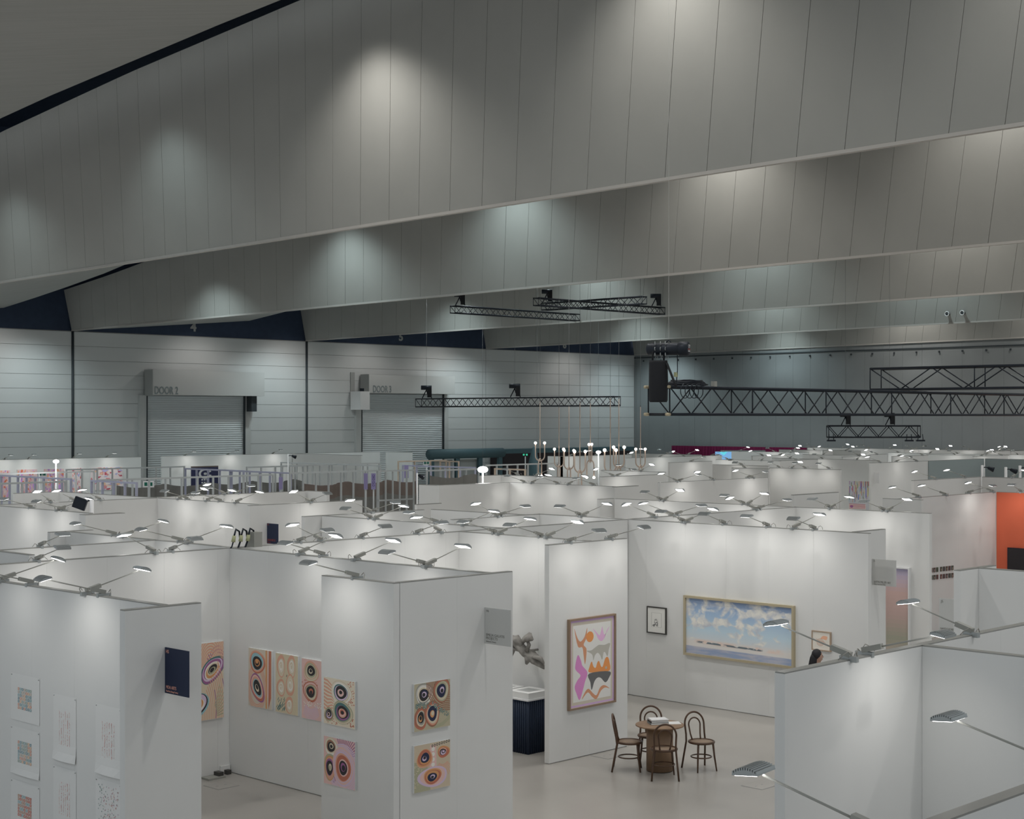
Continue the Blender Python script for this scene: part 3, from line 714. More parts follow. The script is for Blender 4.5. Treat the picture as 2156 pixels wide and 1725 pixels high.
# on G
sh = [(FULL, P(182,181,176)), ([(.22, .22), (.78, .22), (.78, .80), (.22, .80)], P(88,88,86)), ([(.23, .225), (.77, .225), (.77, .795), (.23, .795)], P(184,183,178))]
sh += [(ell(.48+random.uniform(-.09, .09), .42+random.uniform(-.16, .16), .05, .022, random.random()*3, .2, 9), P(110,110,108)) for _ in range(14)] + [(ell(.37, .30, .10, .045, .3, .2), P(100,100,98))]
framed('G', 1364, 1404.5, 1276, 1332, 'small dark-framed ink drawing left of the sky painting', sh, 'framedark', .022, depth=.04)
def sky_canvas(w, h):
    """painted landscape: graded sky with cumulus, pale shore with a line of scrub, blue water (object space: x across, z up)"""
    m = bpy.data.materials.new('sky_landscape'); m.use_nodes = True; nt = m.node_tree; L = nt.links.new
    bs = nt.nodes['Principled BSDF']; bs.inputs['Roughness'].default_value = .6; bs.inputs['Specular IOR Level'].default_value = .2
    tc = nt.nodes.new('ShaderNodeTexCoord'); sep = nt.nodes.new('ShaderNodeSeparateXYZ'); L(tc.outputs['Object'], sep.inputs[0])
    def math_(op, a, b):
        n = nt.nodes.new('ShaderNodeMath'); n.operation = op
        for i, x in enumerate((a, b)):
            if isinstance(x, (int, float)): n.inputs[i].default_value = x
            else: L(x, n.inputs[i])
        return n.outputs[0]
    def ramp(fac, stops):
        n = nt.nodes.new('ShaderNodeValToRGB'); e = n.color_ramp.elements
        while len(e) < len(stops): e.new(.5)
        for q, (p, c) in zip(e, stops): q.position = p; q.color = (*c, 1)
        L(fac, n.inputs[0]); return n.outputs[0]
    def noise(scale, sx, sz, det=6, dist=.3):
        mp = nt.nodes.new('ShaderNodeMapping'); mp.inputs['Scale'].default_value = (sx, 1, sz); L(tc.outputs['Object'], mp.inputs[0])
        n = nt.nodes.new('ShaderNodeTexNoise'); n.inputs['Scale'].default_value = scale; n.inputs['Detail'].default_value = det; n.inputs['Distortion'].default_value = dist
        L(mp.outputs[0], n.inputs['Vector']); return n.outputs[0]
    def mix(f, a, b):
        n = nt.nodes.new('ShaderNodeMix'); n.data_type = 'RGBA'
        for sock, x in ((n.inputs['Factor'], f), (n.inputs['A'], a), (n.inputs['B'], b)):
            if isinstance(x, tuple): sock.default_value = (*x, 1)
            else: L(x, sock)
        return n.outputs['Result']
    B0, W1 = (0, 0, 0), (1, 1, 1)
    t = math_('DIVIDE', sep.outputs['Z'], h); x = math_('DIVIDE', sep.outputs['X'], w)
    sky = ramp(t, [(.22, P(172,172,172)), (.45, P(150,170,182)), (.72, P(124,148,174)), (1.0, P(108,124,158))])
    cl = math_('ADD', noise(2.6, 1, 1.5, 7, .4), math_('MULTIPLY', math_('SUBTRACT', t, .62), .16))
    col = ramp(noise(6, 1, 1.3), [(.35, P(152,156,164)), (.62, P(188,183,176))])
    sky = mix(ramp(cl, [(.49, B0), (.58, W1)]), sky, col)
    shore = P(176,172,168); tl = math_('ADD', t, math_('MULTIPLY', x, .03))
    sky = mix(ramp(tl, [(.24, W1), (.32, B0)]), sky, shore)
    scrub = math_('MULTIPLY', ramp(math_('ABSOLUTE', math_('SUBTRACT', tl, .245), 0), [(.008, W1), (.022, B0)]), ramp(noise(7, 1, 3), [(.44, B0), (.50, W1)]))
    scrub = math_('MULTIPLY', scrub, ramp(math_('ABSOLUTE', math_('SUBTRACT', x, .42), 0), [(.28, W1), (.31, B0)]))
    glow = math_('MULTIPLY', ramp(math_('ABSOLUTE', math_('SUBTRACT', tl, .255), 0), [(.012, W1), (.05, B0)]), ramp(noise(4, 1, 2), [(.40, B0), (.62, W1)]))
    glow = math_('MULTIPLY', glow, ramp(math_('ABSOLUTE', math_('SUBTRACT', x, .5), 0), [(.36, W1), (.42, B0)]))
    sky = mix(math_('MULTIPLY', glow, .55), sky, P(192,150,128)); sky = mix(scrub, sky, P(78,90,98))
    water = mix(ramp(noise(3.5, .6, 4), [(.42, B0), (.66, W1)]), P(116,130,158), P(152,150,158))
    out = mix(ramp(math_('ADD', t, math_('MULTIPLY', x, .02)), [(.158, W1), (.17, B0)]), sky, water)
    L(out, bs.inputs['Base Color']); M['sky_landscape'] = m
p_, rz_, w_, z0_, z1_ = place_on('G', 1443, 1675, 1253, 1378)
sky_canvas(w_, z1_-z0_)
o = framed('G', 1443, 1675, 1253, 1378, 'large wide sky landscape with white clouds in a pale gold frame', [], 'gold', .045, depth=.07, back='sky_landscape')
random.seed(22)
sh = [(FULL, P(184,178,168)), ([(.10, .12), (.9, .12), (.9, .9), (.10, .9)], P(180,174,164)), (smooth([(.45,.62),(.60,.80),(.85,.78),(.80,.58),(.60,.62)], 4), P(195,140,110))]
sh += arcs(.45, .42, .08, .2, 3, P(165,130,110), 0, 6.28, .014) + [(stroke([(.2, .6), (.4, .5), (.7, .45), (.8, .3)], .014), P(165,130,110))]
framed('G', 1711, 1751, 1327, 1368, 'small blond-framed drawing right of the sky painting, above the passer-by', sh, 'frameblond', .02, depth=.04)
# on X2/BB: tall gradient picture
sh = []
for k in range(24):
    t = k/23; c = [P(160,140,132), P(128,128,112), P(152,128,122), P(160,132,126), P(140,134,158)]; q = t*4; i = min(3, int(q)); fr = q-i
    sh.append(([(0, t*.97), (1, t*.97), (1, t*.97+.06), (0, t*.97+.06)], tuple(c[i][j]*(1-fr)+c[i+1][j]*fr for j in range(3))))
framed('X2', 1840, 1918, 1190, 1395, 'tall frosted gradient picture in lilac, olive and rose, beside the return wall', sh, 'white2', .03, depth=.08)
# on EE: striped painting
random.seed(5)
cols = [P(150,100,140), P(70,95,170), P(170,165,100), P(165,110,90), P(150,160,175), P(105,120,100), P(140,80,110), P(180,150,110), P(120,150,165)]
sh = bg(P(160,160,165))
for k in range(90):
    x = random.random(); y = random.uniform(.22, .95); sh.append((stroke([(x, y), (x+random.uniform(-.02, .02), y+random.uniform(.08, .35))], random.uniform(.006, .018)), random.choice(cols)))
sh += [([(0, .02), (.72, .02), (.72, .2), (0, .2)], P(185,175,170))] + [(stroke([(.02, .05+.05*k), (.7, .07+.04*k)], .010), P(165,80,95)) for k in range(4)] + [(ell(.12, .11, .07, .04), P(140,80,130))]
canvas('EE', 1788, 1838, 1012.5, 1073, 'colourful painting of dense vertical stripes in the middle distance at right', sh)
# floral paintings far left
for u0, u1, v0, v1, lab in ((-6, 20.5, 991, 1054, 'leftmost purple floral painting at the picture edge'), (35.5, 77.5, 989, 1052, 'second floral painting from the left, purple over orange'), (92, 134, 988, 1050, 'third floral painting from the left, pink and violet'), (150, 174, 986, 1040, 'narrow pale floral painting between two wider ones'), (190, 258, 985, 1033, 'rightmost wide floral painting, white with red blooms')):
    random.seed(int(u0)+50); sh = bg(P(178,150,150) if u0 < 150 else P(185,172,172))
    cs = [P(150,105,165), P(190,130,95), P(185,120,130), P(170,120,180), P(185,95,70), P(190,165,160)] if u0 < 150 else [P(180,110,115), P(165,70,85), P(190,150,140), P(140,140,175), P(195,150,120)]
    for _ in range(70): sh.append((ell(random.random(), random.random(), random.uniform(.03, .1), random.uniform(.02, .06), random.random()*3, .25, 9), random.choice(cs)))
    canvas('L1', u0, u1, v0, v1, lab, sh, group=None)
# dark poster far left, dark sign on R
sh = bg(P(34,36,62)) + [([(0, .93), (1, .93), (1, 1), (0, 1)], P(80,72,66))] + arcs(.52, .62, .2, .2, 1, P(150,150,150), .4, 6.0, .04) + [(ell(.52, .62, .06, .06), P(140,140,140))]
sh += [([(.38+.09*k, .30), (.44+.09*k, .30), (.44+.09*k, .37), (.38+.09*k, .37)], P(150,150,150)) for k in range(3)] + [([(.38+.09*k, .16), (.44+.09*k, .16), (.44+.09*k, .23), (.38+.09*k, .23)], P(150,150,150)) for k in range(3)]
canvas('L2', 401, 459, 982, 1026, 'dark poster with a pale ring emblem on the far wall under the roller door', sh, 'poster', 'poster')
def board(name, key, uL, uR, vTL, vBL, label, m, lines, tm):
    p, rz, w, z0, z1 = place_on(key, uL, uR, vTL, vBL); h = z1-z0
    o = thing(name, label, 'sign', (p[0], p[1], z0), rz)
    mb = MB(); mb.box(0, w, -.012, -.001, 0, h); mb.build('board', m, o)
    for s, x, z, size, sx in lines: text('lettering', s, size, tm, o, (x*w, -.0135, z*h), (PI/2, 0, 0), sx)
    return o
# blade signs: boards standing square to a wall face
def blade(name, X, y_att, u_out, vT, vB, label, m, lines, tm, flip=1):
    y_out = onX(u_out, X); w = y_att-y_out
    z1, z0 = zat(vT, X, y_att), zat(vB, X, y_att); h = z1-z0
    o = thing(name, label, 'sign', (X, y_att, z0), -PI/2)
    mb = MB(); mb.box(0.002, w, 0, .012, 0, h); mb.build('board', m, o)
    for s, x, z, size, sx in lines: text('lettering', s, size, tm, o, (x*w, -.0015, z*h), (PI/2, 0, 0), sx)
    return o
blade('blade_sign', onY(347, 15.04), 15.04, 397, 1363, 1459, 'navy blade sign with pink lettering on the lower left return wall', 'signnavy',
      [('H5', .05, .88, .055, .9), ('MOA ARTS', .06, .105, .052, .78), ('Visual Arts, Barunga Territory', .06, .035, .028, .68)], 'textpink')
blade('blade_sign', onY(1020, 15.06), 15.06, 1075.5, 1279, 1355, 'pale blade sign with grey lettering beside the shaded eye paintings', 'signpale',
      [('H6', .06, .88, .045, 1), ('EMILIA GALATIS', .06, .215, .050, .98), ('PROJECTS', .06, .125, .050, .98), ('Melbourne, Victoria', .06, .05, .026, .9)], 'textgrey')
blade('blade_sign', onY(1836, 15.72), 15.72, 1886.5, 1177, 1232, 'pale blade sign on the return wall right of the sky painting', 'signpale',
      [('J6', .06, .90, .05, 1), ('JUSTIN MILLER ART', .08, .10, .052, .80), ('Sydney, New South Wales', .08, .03, .028, .8)], 'textgrey')
# sign seen behind the small wall at right
y1 = onX(1977, 20.45)
o = thing('blade_sign', 'pale blade sign half hidden behind the small wall with diagonal shadow', 'sign', (20.45, y1, zat(1332, 20.45, y1)), -PI/2)
mb = MB(); mb.box(0, y1-10.86, 0, .012, 0, .49); mb.build('board', 'signpale', o)
text('lettering', 'J5', .05, 'textgrey', o, (.03, -.0015, .43), (PI/2, 0, 0)); text('lettering', 'NANDA\\HOBBS', .046, 'textgrey', o, (.02, -.0015, .045), (PI/2, 0, 0), .68)
text('lettering', 'Chippendale, New South Wales', .028, 'textgrey', o, (.03, -.0015, .012), (PI/2, 0, 0), .9)
# poster-like blade on R
blade('blade_sign', onY(562, 30.7), 30.7, 585.5, 1102, 1144.5, 'dark poster-like blade sign with red lettering left of centre', 'signnavy', [('E5', .05, .9, .06, 1), ('SARAH BIRTLES', .06, .13, .075, .60), ('Melbourne', .06, .04, .035, .8)], 'red')
blade('blade_sign', onY(1840, 38.75), 38.75, 1851, 995, 1018, 'small blank white blade sign on the lit wall at right', 'white2', [], 'textgrey')
# tiny photographs on II
for r, (vt, vb) in enumerate(((1196.5, 1206), (1212, 1221.5))):
    for k in range(8):
        uL = 1959+5.9*k+(2.4 if k > 2 else 0); vt_ = vt-.115*(uL-1959); p, rz, w, z0, z1 = place_on('II', uL, uL+4.0, vt_, vt_+9.6)
        if r: z0, z1 = z0, z1
        o = tag(link('photograph', None, None, (p[0], p[1], z0), 0), '%s small dark photograph from the left in the %s row' % (['first', 'second', 'third', 'fourth', 'fifth', 'sixth', 'seventh', 'rightmost'][k], ['upper', 'lower'][r]), 'photograph', 'rows of tiny dark photographs')
        mb = MB(); mb.box(0, w, -.015, -.001, 0, z1-z0); mb.build('mount', 'framedark', o)
        random.seed(k*7+r)
        paint_mesh(w, z1-z0, bg(P(70+random.randint(0, 30), 62+random.randint(0, 20), 62)) + [(ell(.5, .4, .2, .32, 0, .1, 12), P(130,112,105) if k % 2 else P(60,55,58)), (ell(.5, .72, .12, .1, 0, 0, 10), P(40,38,42))], -.0156).build('print', 'paint', o)
# television on the orange wall
p, rz, w, z0, z1 = place_on('KK', 2123, 2205, 1153, 1235)
o = thing('television', 'black flat television mounted on the orange wall', 'television', (p[0], p[1], z0), rz)
mb = MB(); mb.box(0, w, -.06, -.001, 0, z1-z0); mb.build('casing', 'tvframe', o)
mb = MB(); mb.box(.025, w-.025, -.064, -.060, .03, z1-z0-.02); mb.build('screen', 'tv', o)
# prints pinned on A
random.seed(3)
def pinned(uL, uR, vTL, vBL, label, kind, curl):
    p, rz, w, z0, z1 = place_on('A', uL, uR, vTL, vBL); h = z1-z0
    o = thing('pinned_print', label, 'print', (p[0], p[1], z0), rz)
    mb = MB(); n = 8; vs = []
    for k in range(n+1):
        for j in range(5):
            t = k/n; cz = curl*max(0, 1-t*4)**2*math.sin(PI*(.15+.7*j/4))
            vs.append((w*j/4, -.004-cz, h*t))
    mb.add(vs, [(5*k+j, 5*k+j+1, 5*k+j+6, 5*k+j+5) for k in range(n) for j in range(4)]); mb.build('sheet', 'paper', o)
    sh = []
    if kind == 'grid':
        for a in range(7):
            for b in range(7):
                cx, cy = .27+.46*a/6.5, .28+.44*b/6.5
                sh.append((ell(cx, cy, .040, .036, .785, 0, 4), random.choice([P(110,140,145), P(175,120,100), P(120,135,128), P(150,140,130), P(90,120,130), P(178,140,110)] if label.find('lowest') < 0 else [P(165,85,70), P(110,140,145), P(150,110,90)])))
                sh.append((ell(cx+random.uniform(-.01, .01), cy, .016, .012, .4, .1, 5), P(172,170,165)))
    elif kind == 'lines':
        for a in range(6):
            x = .27+.09*a
            for b in range(24):
                if random.random() < .75: sh.append((stroke([(x, .24+.022*b), (x+random.uniform(-.02, .02), .24+.022*b+.014)], .010 if a in (1, 4) else .006), random.choice([P(185,140,132), P(180,165,160), P(175,115,110)])))
    else:
        for _ in range(170):
            x, y = random.uniform(.12, .9), random.uniform(.2, .92); q = random.uniform(-.02, .02); sh.append((stroke([(x, y), (x+q, y+.018)], .007), random.choice([P(175,110,105), P(110,130,125), P(150,110,130), P(178,150,140)] if x > .3 else [P(95,125,120), P(110,130,125)])))
    paint_mesh(w, h, sh, -.0056).build('printed_marks', 'paint', o)['kind'] = 'stuff'
    mb = MB()
    for x in (.02, w-.02): mb.cyl((x, -.012, h-.02), (x, -.002, h-.02), .006, 8)
    mb.build('pin', 'silver', o)
pinned(24, 84, 1416, 1513, 'topmost left-column print, teal and coral grid on white paper', 'grid', .004)
pinned(24, 84, 1527, 1625, 'middle left-column print, coral and teal grid on curling paper', 'grid', .03)
pinned(24, 84, 1639, 1737, 'lowest left-column print, red and teal grid on white paper', 'grid', .004)
pinned(113, 161, 1460, 1596, 'upper middle-column print, faint pink vertical marks on curling paper', 'lines', .04)
pinned(113, 161, 1611, 1740, 'lower middle-column print, faint pink vertical marks', 'lines', .005)
pinned(202, 256, 1481, 1625, 'upper right-column print, pale pink lines beside the return wall', 'lines', .04)
pinned(202, 256, 1637, 1770, 'lower right-column print, scattered green and red flecks', 'flecks', .005)

# ------------------------------------------------------------------ bentwood chairs, table, books
def chair_proto():
    r = link('bentwood_chair', None)                     # faces local -y; back at +y
    SR, SZ = .20, .455
    mb = MB(); mb.tube([(SR*math.cos(a), SR*math.sin(a), SZ) for a in [2*PI*k/28 for k in range(28)]], .020, 8, closed=True); mb.build('seat_rim', 'chairwood', r)
    mb = MB(); mb.lathe([(.001, SZ-.006), (SR-.008, SZ-.006), (SR-.008, SZ+.006), (.001, SZ+.012)], 28); mb.build('seat', 'cane', r)
    def hoop(w, top, zb_, yb, lean, rr, legs):
        pts = []
        n = 22; zc = top-w*1.05
        if legs: pts += [(-w*1.22, yb+.085, 0), (-w*1.12, yb+.05, .2), (-w*1.0, yb+.005, .44)]
        else: pts += [(-w*.72, yb-.02, zb_)]
        pts.append((-w*(.97 if legs else .85), yb+.02, .55))
        for k in range(n+1):
            a = PI-PI*k/n; z = zc+w*1.05*math.sin(a); pts.append((w*math.cos(a), yb+lean*(z-.45), z))
        pts.append((w*(.97 if legs else .85), yb+.02, .55))
        if legs: pts += [(w*1.0, yb+.005, .44), (w*1.12, yb+.05, .2), (w*1.22, yb+.085, 0)]
        else: pts += [(w*.72, yb-.02, zb_)]
        return pts
    mb = MB(); mb.tube(hoop(.175, .89, 0, .185, .20, 0, True), .0155, 8); mb.build('back_hoop', 'chairwood', r)
    mb = MB(); mb.tube(hoop(.105, .80, SZ, .185, .20, 0, False), .0125, 8); mb.build('inner_hoop', 'chairwood', r)
    for s in (-1, 1):
        mb = MB(); mb.tube([(s*.135, -.135, SZ-.01), (s*.15, -.15, .25), (s*.175, -.185, 0)], [.018, .016, .012], 8); mb.build('leg', 'chairwood', r)
    mb = MB(); mb.tube([(.165*math.cos(a), .165*math.sin(a)+.01, .215) for a in [2*PI*k/24 for k in range(24)]], .011, 8, closed=True); mb.build('stretcher_ring', 'chairwood', r)
    return r
CH = chair_proto()
def head_rot(dx, dy): return math.atan2(dy, dx)+PI/2     # local -y -> (dx,dy)
def seat_at(u, v): return at(u, v, .455)
t0 = (20.03, 16.15)
chairs = [(seat_at(1325, 1562), (RT[0]*1+FW[0]*-.12, RT[1]*1+FW[1]*-.12), 'bentwood chair seen side-on at the left of the round table'),
          (seat_at(1370, 1549), (-FW[0]-.1*RT[0], -FW[1]-.1*RT[1]), 'bentwood chair behind the round table, mostly hidden by it'),
          (seat_at(1398, 1577), (FW[0]-.05*RT[0]+.1, FW[1]-.05*RT[1]), 'bentwood chair in front of the round table, its back to us'),
          (seat_at(1477, 1562), (-FW[0]+.42*RT[0], -FW[1]+.42*RT[1]), 'bentwood chair turned away at the right of the round table')]
for i, (p, dr, lab) in enumerate(chairs):
    o = CH if i == 0 else copy_tree(CH)
    o.location = (p[0], p[1], 0); o.rotation_euler = (0, 0, head_rot(*dr)); tag(o, lab, 'chair', 'bentwood chairs around the table')
tx, ty = at(1389, 1525, .75)
o = thing('round_table', 'round oak table with a drum base standing among four bentwood chairs', 'table', (tx, ty, 0))
mb = MB(); mb.lathe([(.365, .718), (.39, .728), (.39, .745), (.382, .75), (.001, .75)], 40); mb.build('tabletop', 'oak', o)
mb = MB(); mb.lathe([(.215, .012), (.215, .718)], 40); mb.build('drum_base', 'oak', o)
mb = MB(); mb.lathe([(.205, 0), (.205, .012)], 32); mb.build('plinth_ring', 'framedark', o)
for k, (w, d, h, z, rz, lab) in enumerate(((.30, .24, .030, .75, .62, 'thick book at the bottom of the stack on the round table'), (.29, .225, .028, .78, .70, 'middle book of the stack on the round table'), (.29, .22, .020, .808, .66, 'pale topmost book of the stack on the round table'))):
    b = thing('book', lab, 'book', (tx+.02, ty+.05, z+.0005), YAW-PI/2+rz*.3, 'books on the round table')
    mb = MB(); mb.box(-w/2+.004, w/2-.004, -d/2+.004, d/2-.004, .003, h-.003); mb.build('pages', 'paper', b)
    mb = MB(); mb.box(-w/2, w/2, -d/2, d/2, 0, .003); mb.box(-w/2, w/2, -d/2, d/2, h-.003, h); mb.box(-w/2, -w/2+.004, -d/2, d/2, 0, h); mb.build('cover', ['signgrey', 'framedark', 'white2'][k], b)
mb = MB(); mb.box(-.11, .11, -.15, .15, 0, .003); b = mb.build('leaflet', 'paper', None, (tx+.19, ty-.08, .751), .9); tag(b, 'white leaflet lying on the right of the round table', 'leaflet')

# fluted plinth with paper stacks, sculpture on wall J
px, py = at(1112, 1590, 0)
zt_ = .90; D_, Wd = 20.18-px, 1.25
o = thing('plinth', 'dark navy fluted plinth standing below the grey sculpture', 'plinth', (px, py, 0))
mb = MB(); mb.box(.012, D_, .012, Wd, 0, zt_); mb.build('body', 'flute', o)
mb = MB(); n = int(D_/.05)
for k in range(n): mb.cyl((.025+.05*k, .012, 0), (.025+.05*k, .012, zt_), .02, 8)
for k in range(int(Wd/.05)): mb.cyl((.012, .03+.05*k, 0), (.012, .03+.05*k, zt_), .02, 8)
q = mb.build('fluting', 'flute', o)
mb = MB(); mb.box(-.02, D_, -.02, Wd, zt_, zt_+.025); mb.build('top_board', 'white2', o)
for k, (a, b_, hh, lab) in enumerate(((.03, .02, .10, 'front stack of white printed sheets on the navy plinth'), (.02, .62, .09, 'rear stack of white printed sheets on the navy plinth'))):
    s = thing('paper_stack', lab, 'papers', (px+a, py+b_, zt_+.026), 0, 'paper stacks on the plinth')
    mb = MB(); mb.box(0, .55, 0, .5, 0, hh); mb.build('sheets', 'paper', s)
    mb = MB(); mb.box(.12, .42, .10, .40, hh, hh+.001); mb.build('printed_square', 'hooddark', s)
def pix(u, v, X): y = onX(u, X); return (X, y, zat(v, X, y))
S = 19.88
mb = MB()
def limb(pts, r):
    mb.tube([Vector(pix(u, v, S+dx)) for u, v, dx in pts], r, 7, flat=.55)
random.seed(11)
limb([(1072, 1352, 0), (1084, 1346, .05), (1096, 1362, -.05), (1106, 1374, 0), (1118, 1380, .04), (1130, 1392, 0), (1147, 1408, -.03)], [.10, .12, .09, .10, .12, .11, .03])
limb([(1080, 1340, 0), (1090, 1350, -.06), (1098, 1360, -.05)], [.04, .09, .05])
limb([(1099, 1356, 0), (1104, 1346, .03), (1112, 1342, 0), (1122, 1348, -.02)], [.05, .08, .10, .02])
limb([(1108, 1372, -.03), (1114, 1358, 0), (1110, 1348, 0)], [.05, .04, .03])
limb([(1112, 1384, -.03), (1108, 1398, -.02), (1112, 1390, 0)], [.10, .03, .02])
limb([(1124, 1384, -.02), (1136, 1386, -.05), (1146, 1398, -.03)], [.06, .07, .02])
limb([(1074, 1372, 0), (1080, 1366, -.03), (1092, 1370, -.03), (1104, 1372, 0)], [.03, .05, .04, .04])
limb([(1076, 1385, 0), (1079, 1372, 0), (1082, 1362, 0)], [.02, .05, .05])
o = mb.build('twisted_branch', 'rope'); scul = thing('sculpture', 'grey twisted driftwood sculpture mounted above the fluted plinth', 'sculpture')
o.parent = scul
mb = MB(); y_ = onX(1106, S); mb.cyl((S, y_, zat(1372, S, y_)), (20.195, y_, zat(1372, S, y_)), .02, 8); mb.build('wall_bracket', 'rope', scul)

# floor sockets
for u, v, lab in ((1598, 1655, 'flush floor socket hatch outlined on the concrete, nearest the right-hand wall'), (1278, 1592, 'flush floor socket hatch by the left chair'), (466, 1655, 'pale floor hatch beside the wall of three paintings')):
    x, y = at(u, v, 0); o = thing('floor_hatch', lab, 'hatch', (x, y, 0))
    mb = MB(); mb.box(-.2, .2, -.2, .2, 0, .004); mb.build('frame', 'core', o)
    mb = MB(); mb.box(-.188, .188, -.188, .188, .004, .007); mb.build('lid', 'floor', o)
    mb = MB(); mb.box(-.10, -.06, -.01, .01, .007, .009); mb.box(.06, .10, -.01, .01, .007, .009); mb.build('latch', 'core', o)
# skirting, cable tray in front of B
x, y = at(455, 1641, 0)
o = thing('power_cover', 'small grey power outlet block on the floor in the left booth', 'outlet', (x, 20.82, 0))
mb = MB(); mb.box(-.16, .16, -.1, .1, 0, .03); mb.build('base', 'gear', o)
mb = MB(); mb.box(.06, .15, -.06, .08, .03, .09); mb.build('lid', 'framedark', o)
mb = MB(); xa, xb = onY(462, 21.0), 15.08; mb.box(xa, xb, 20.96, 20.995, 0, .13); o = tag(mb.build('skirting_duct', 'white'), 'low white skirting duct at the foot of the left booth wall', 'duct')
mb = MB(); mb.box(14.96, 15.04, 20.87, 20.95, 0, .07); tag(mb.build('corner_plug', 'framedark'), 'small dark plug on the floor in the left booth corner', 'plug')

# ------------------------------------------------------------------ trusses, hoists, wires
def truss(name, p0, dirv, L, s, label, bay=.5, r=.025, pieces=True, m='black'):
    """box truss: p0 = near/left bottom corner; dirv = unit (x,y); section grows to the left-normal and up"""
    o = thing(name, label, 'truss', p0, math.atan2(dirv[1], dirv[0]))
    for y in (0, s):
        for z in (0, s):
            mb = MB(); mb.cyl((0, y, z), (L, y, z), r, 10); mb.build('chord', m, o)
    n = max(2, int(round(L/bay))); b = L/n; br = r*.5
    if pieces:
        meshes = {}
        def seg(key, a, c):
            if key not in meshes: q = MB(); q.cyl((0, 0, 0), tuple(c[k]-a[k] for k in range(3)), br, 6); meshes[key] = q.mesh('brace', m)
            link('brace', meshes[key], o, a)
        for k in range(n):
            x0, x1 = k*b, (k+1)*b; u = k % 2
            for y in (0, s): seg('v%d' % u, (x0, y, 0 if u else s), (x1, y, s if u else 0))
            for z in (0, s): seg('h%d' % u, (x0, 0 if u else s, z), (x1, s if u else 0, z))
        for x in [0.0, L] + [k*2.5 for k in range(1, int(L/2.5))]:
            for y in (0, s): seg('p', (x, y, 0), (x, y, s))
            for z in (0, s): seg('q', (x, 0, z), (x, s, z))
    else:
        q = MB()
        for k in range(n):
            x0, x1 = k*b, (k+1)*b; u = k % 2
            for y in (0, s): q.cyl((x0, y, 0 if u else s), (x1, y, s if u else 0), br, 5)
            for z in (0, s): q.cyl((x0, 0 if u else s, z), (x1, s if u else 0, z), br, 5)
        for x in (0, L):
            for y in (0, s): q.cyl((x, y, 0), (x, y, s), br, 5)
            for z in (0, s): q.cyl((x, 0, z), (x, s, z), br, 5)
        q = q.build('lattice', m, o); q['kind'] = 'stuff'
    return o
Y0 = 17.66; x0 = onY(1410, Y0)
t1 = truss('box_truss', (x0, Y0, 5.745), (1, 0), 26, .49, 'long black box truss crossing the right half, hung from the hoist', bay=.62, r=.026)
mb = MB()
for y in (0, .49):
    for z in (0, .49): mb.cyl((-.10, y, z), (0, y, z), .03, 8)
mb.build('end_spigots', 'gold', t1)
t2x = 30.6
ya = onX(1832, t2x)
truss('box_truss', (t2x, ya, 6.30), (0, -1), ya-9, .46, 'black box truss lying crosswise on the long truss at right', bay=.75, r=.027)
# hoist motor + chain bag + slings
hx, hy = at_ = (x0+.02, Y0+.25)
def P3(u, v, d):
    r = ray(u); return (d*r[0], d*r[1], CZ-(v-878)/FPX*d)
hc = P3(1408, 735, 28.2)
o = thing('chain_hoist', 'black cylindrical chain hoist above the left end of the long truss', 'hoist', hc, -1.15)
mb = MB(); mb.tube([(-.40, 0, 0), (-.37, 0, 0), (.20, 0, 0), (.22, 0, 0)], [.08, .112, .112, .10], 20); mb.build('motor_body', 'black', o)
mb = MB(); mb.tube([(.16, 0, 0), (.20, 0, 0), (.35, 0, 0), (.37, 0, 0)], [.10, .128, .128, .112], 20); mb.build('gear_housing', 'black', o)
mb = MB(); mb.tube([(.05, 0, .1), (.0, 0, .16), (-.06, 0, .1)], .012, 6); mb.build('handle', 'black', o)
text('label_text', 'CM', .085, 'white2', o, (.3715, -.07, .015), (PI/2, 0, PI/2), 1.1)
mb = MB(); mb.box(.3700, .3712, -.085, .085, -.018, 0); mb.build('red_label', 'red', o)
text('label_text', 'LODESTAR', .036, 'white2', o, (.3715, -.075, -.055), (PI/2, 0, PI/2), .8)
mb = MB()
for xx in (-.22, -.03, -.12):
    for k in range(6): mb.tube([(xx+.018*math.cos(a), .0+.0*a, .10-.05*k+.03*math.sin(a)) if k % 2 else (xx, .018*math.cos(a)-.12, .10-.05*k+.03*math.sin(a)) for a in [2*PI*j/8 for j in range(8)]], .006, 5, closed=True)
mb.build('chain', 'silver', o)
bc = P3(1386, 847, 28.2)
o = thing('chain_bag', 'tall black canvas chain bag hanging under the hoist', 'bag', bc)
mb = MB(); mb.tube([(0, 0, 0), (0, 0, .03), (.005, 0, .35), (0, 0, .70), (0, 0, .74)], [.15, .165, .172, .165, .16], 20); mb.build('bag', 'blackcloth', o)
mb = MB()
for xx in (-.1, .1): mb.tube([(xx*RT[0], xx*RT[1], .70), (xx*RT[0], xx*RT[1], 1.0)], .022, 6, flat=.3)
mb.build('strap', 'blackcloth', o)
mb = MB()
a = P3(1412, 775, 28.0); b = P3(1424, 815, 28.0); c = P3(1426, 752, 28.2)
mb.tube([P3(1404, 765, 28.1), P3(1416, 795, 28.0), P3(1424, 816, 27.9)], .03, 6, flat=.4); tag(mb.build('sling', 'blackcloth'), 'black round sling tied to the long truss', 'sling')
mb = MB(); mb.tube([P3(1426, 740, 28.2), P3(1426.5, 780, 28.2), P3(1424, 806, 28.2), P3(1424, 815, 28.2)], .008, 6); o = tag(mb.build('hoist_cable', 'black'), 'thin black control cable with a pale tag beside the chain bag', 'cable')
mb = MB(); q = P3(1423, 789, 28.2); mb.box(q[0]-.03, q[0]+.03, q[1]-.02, q[1]+.02, q[2]-.04, q[2]+.04); mb.build('tag', 'yellow', o)
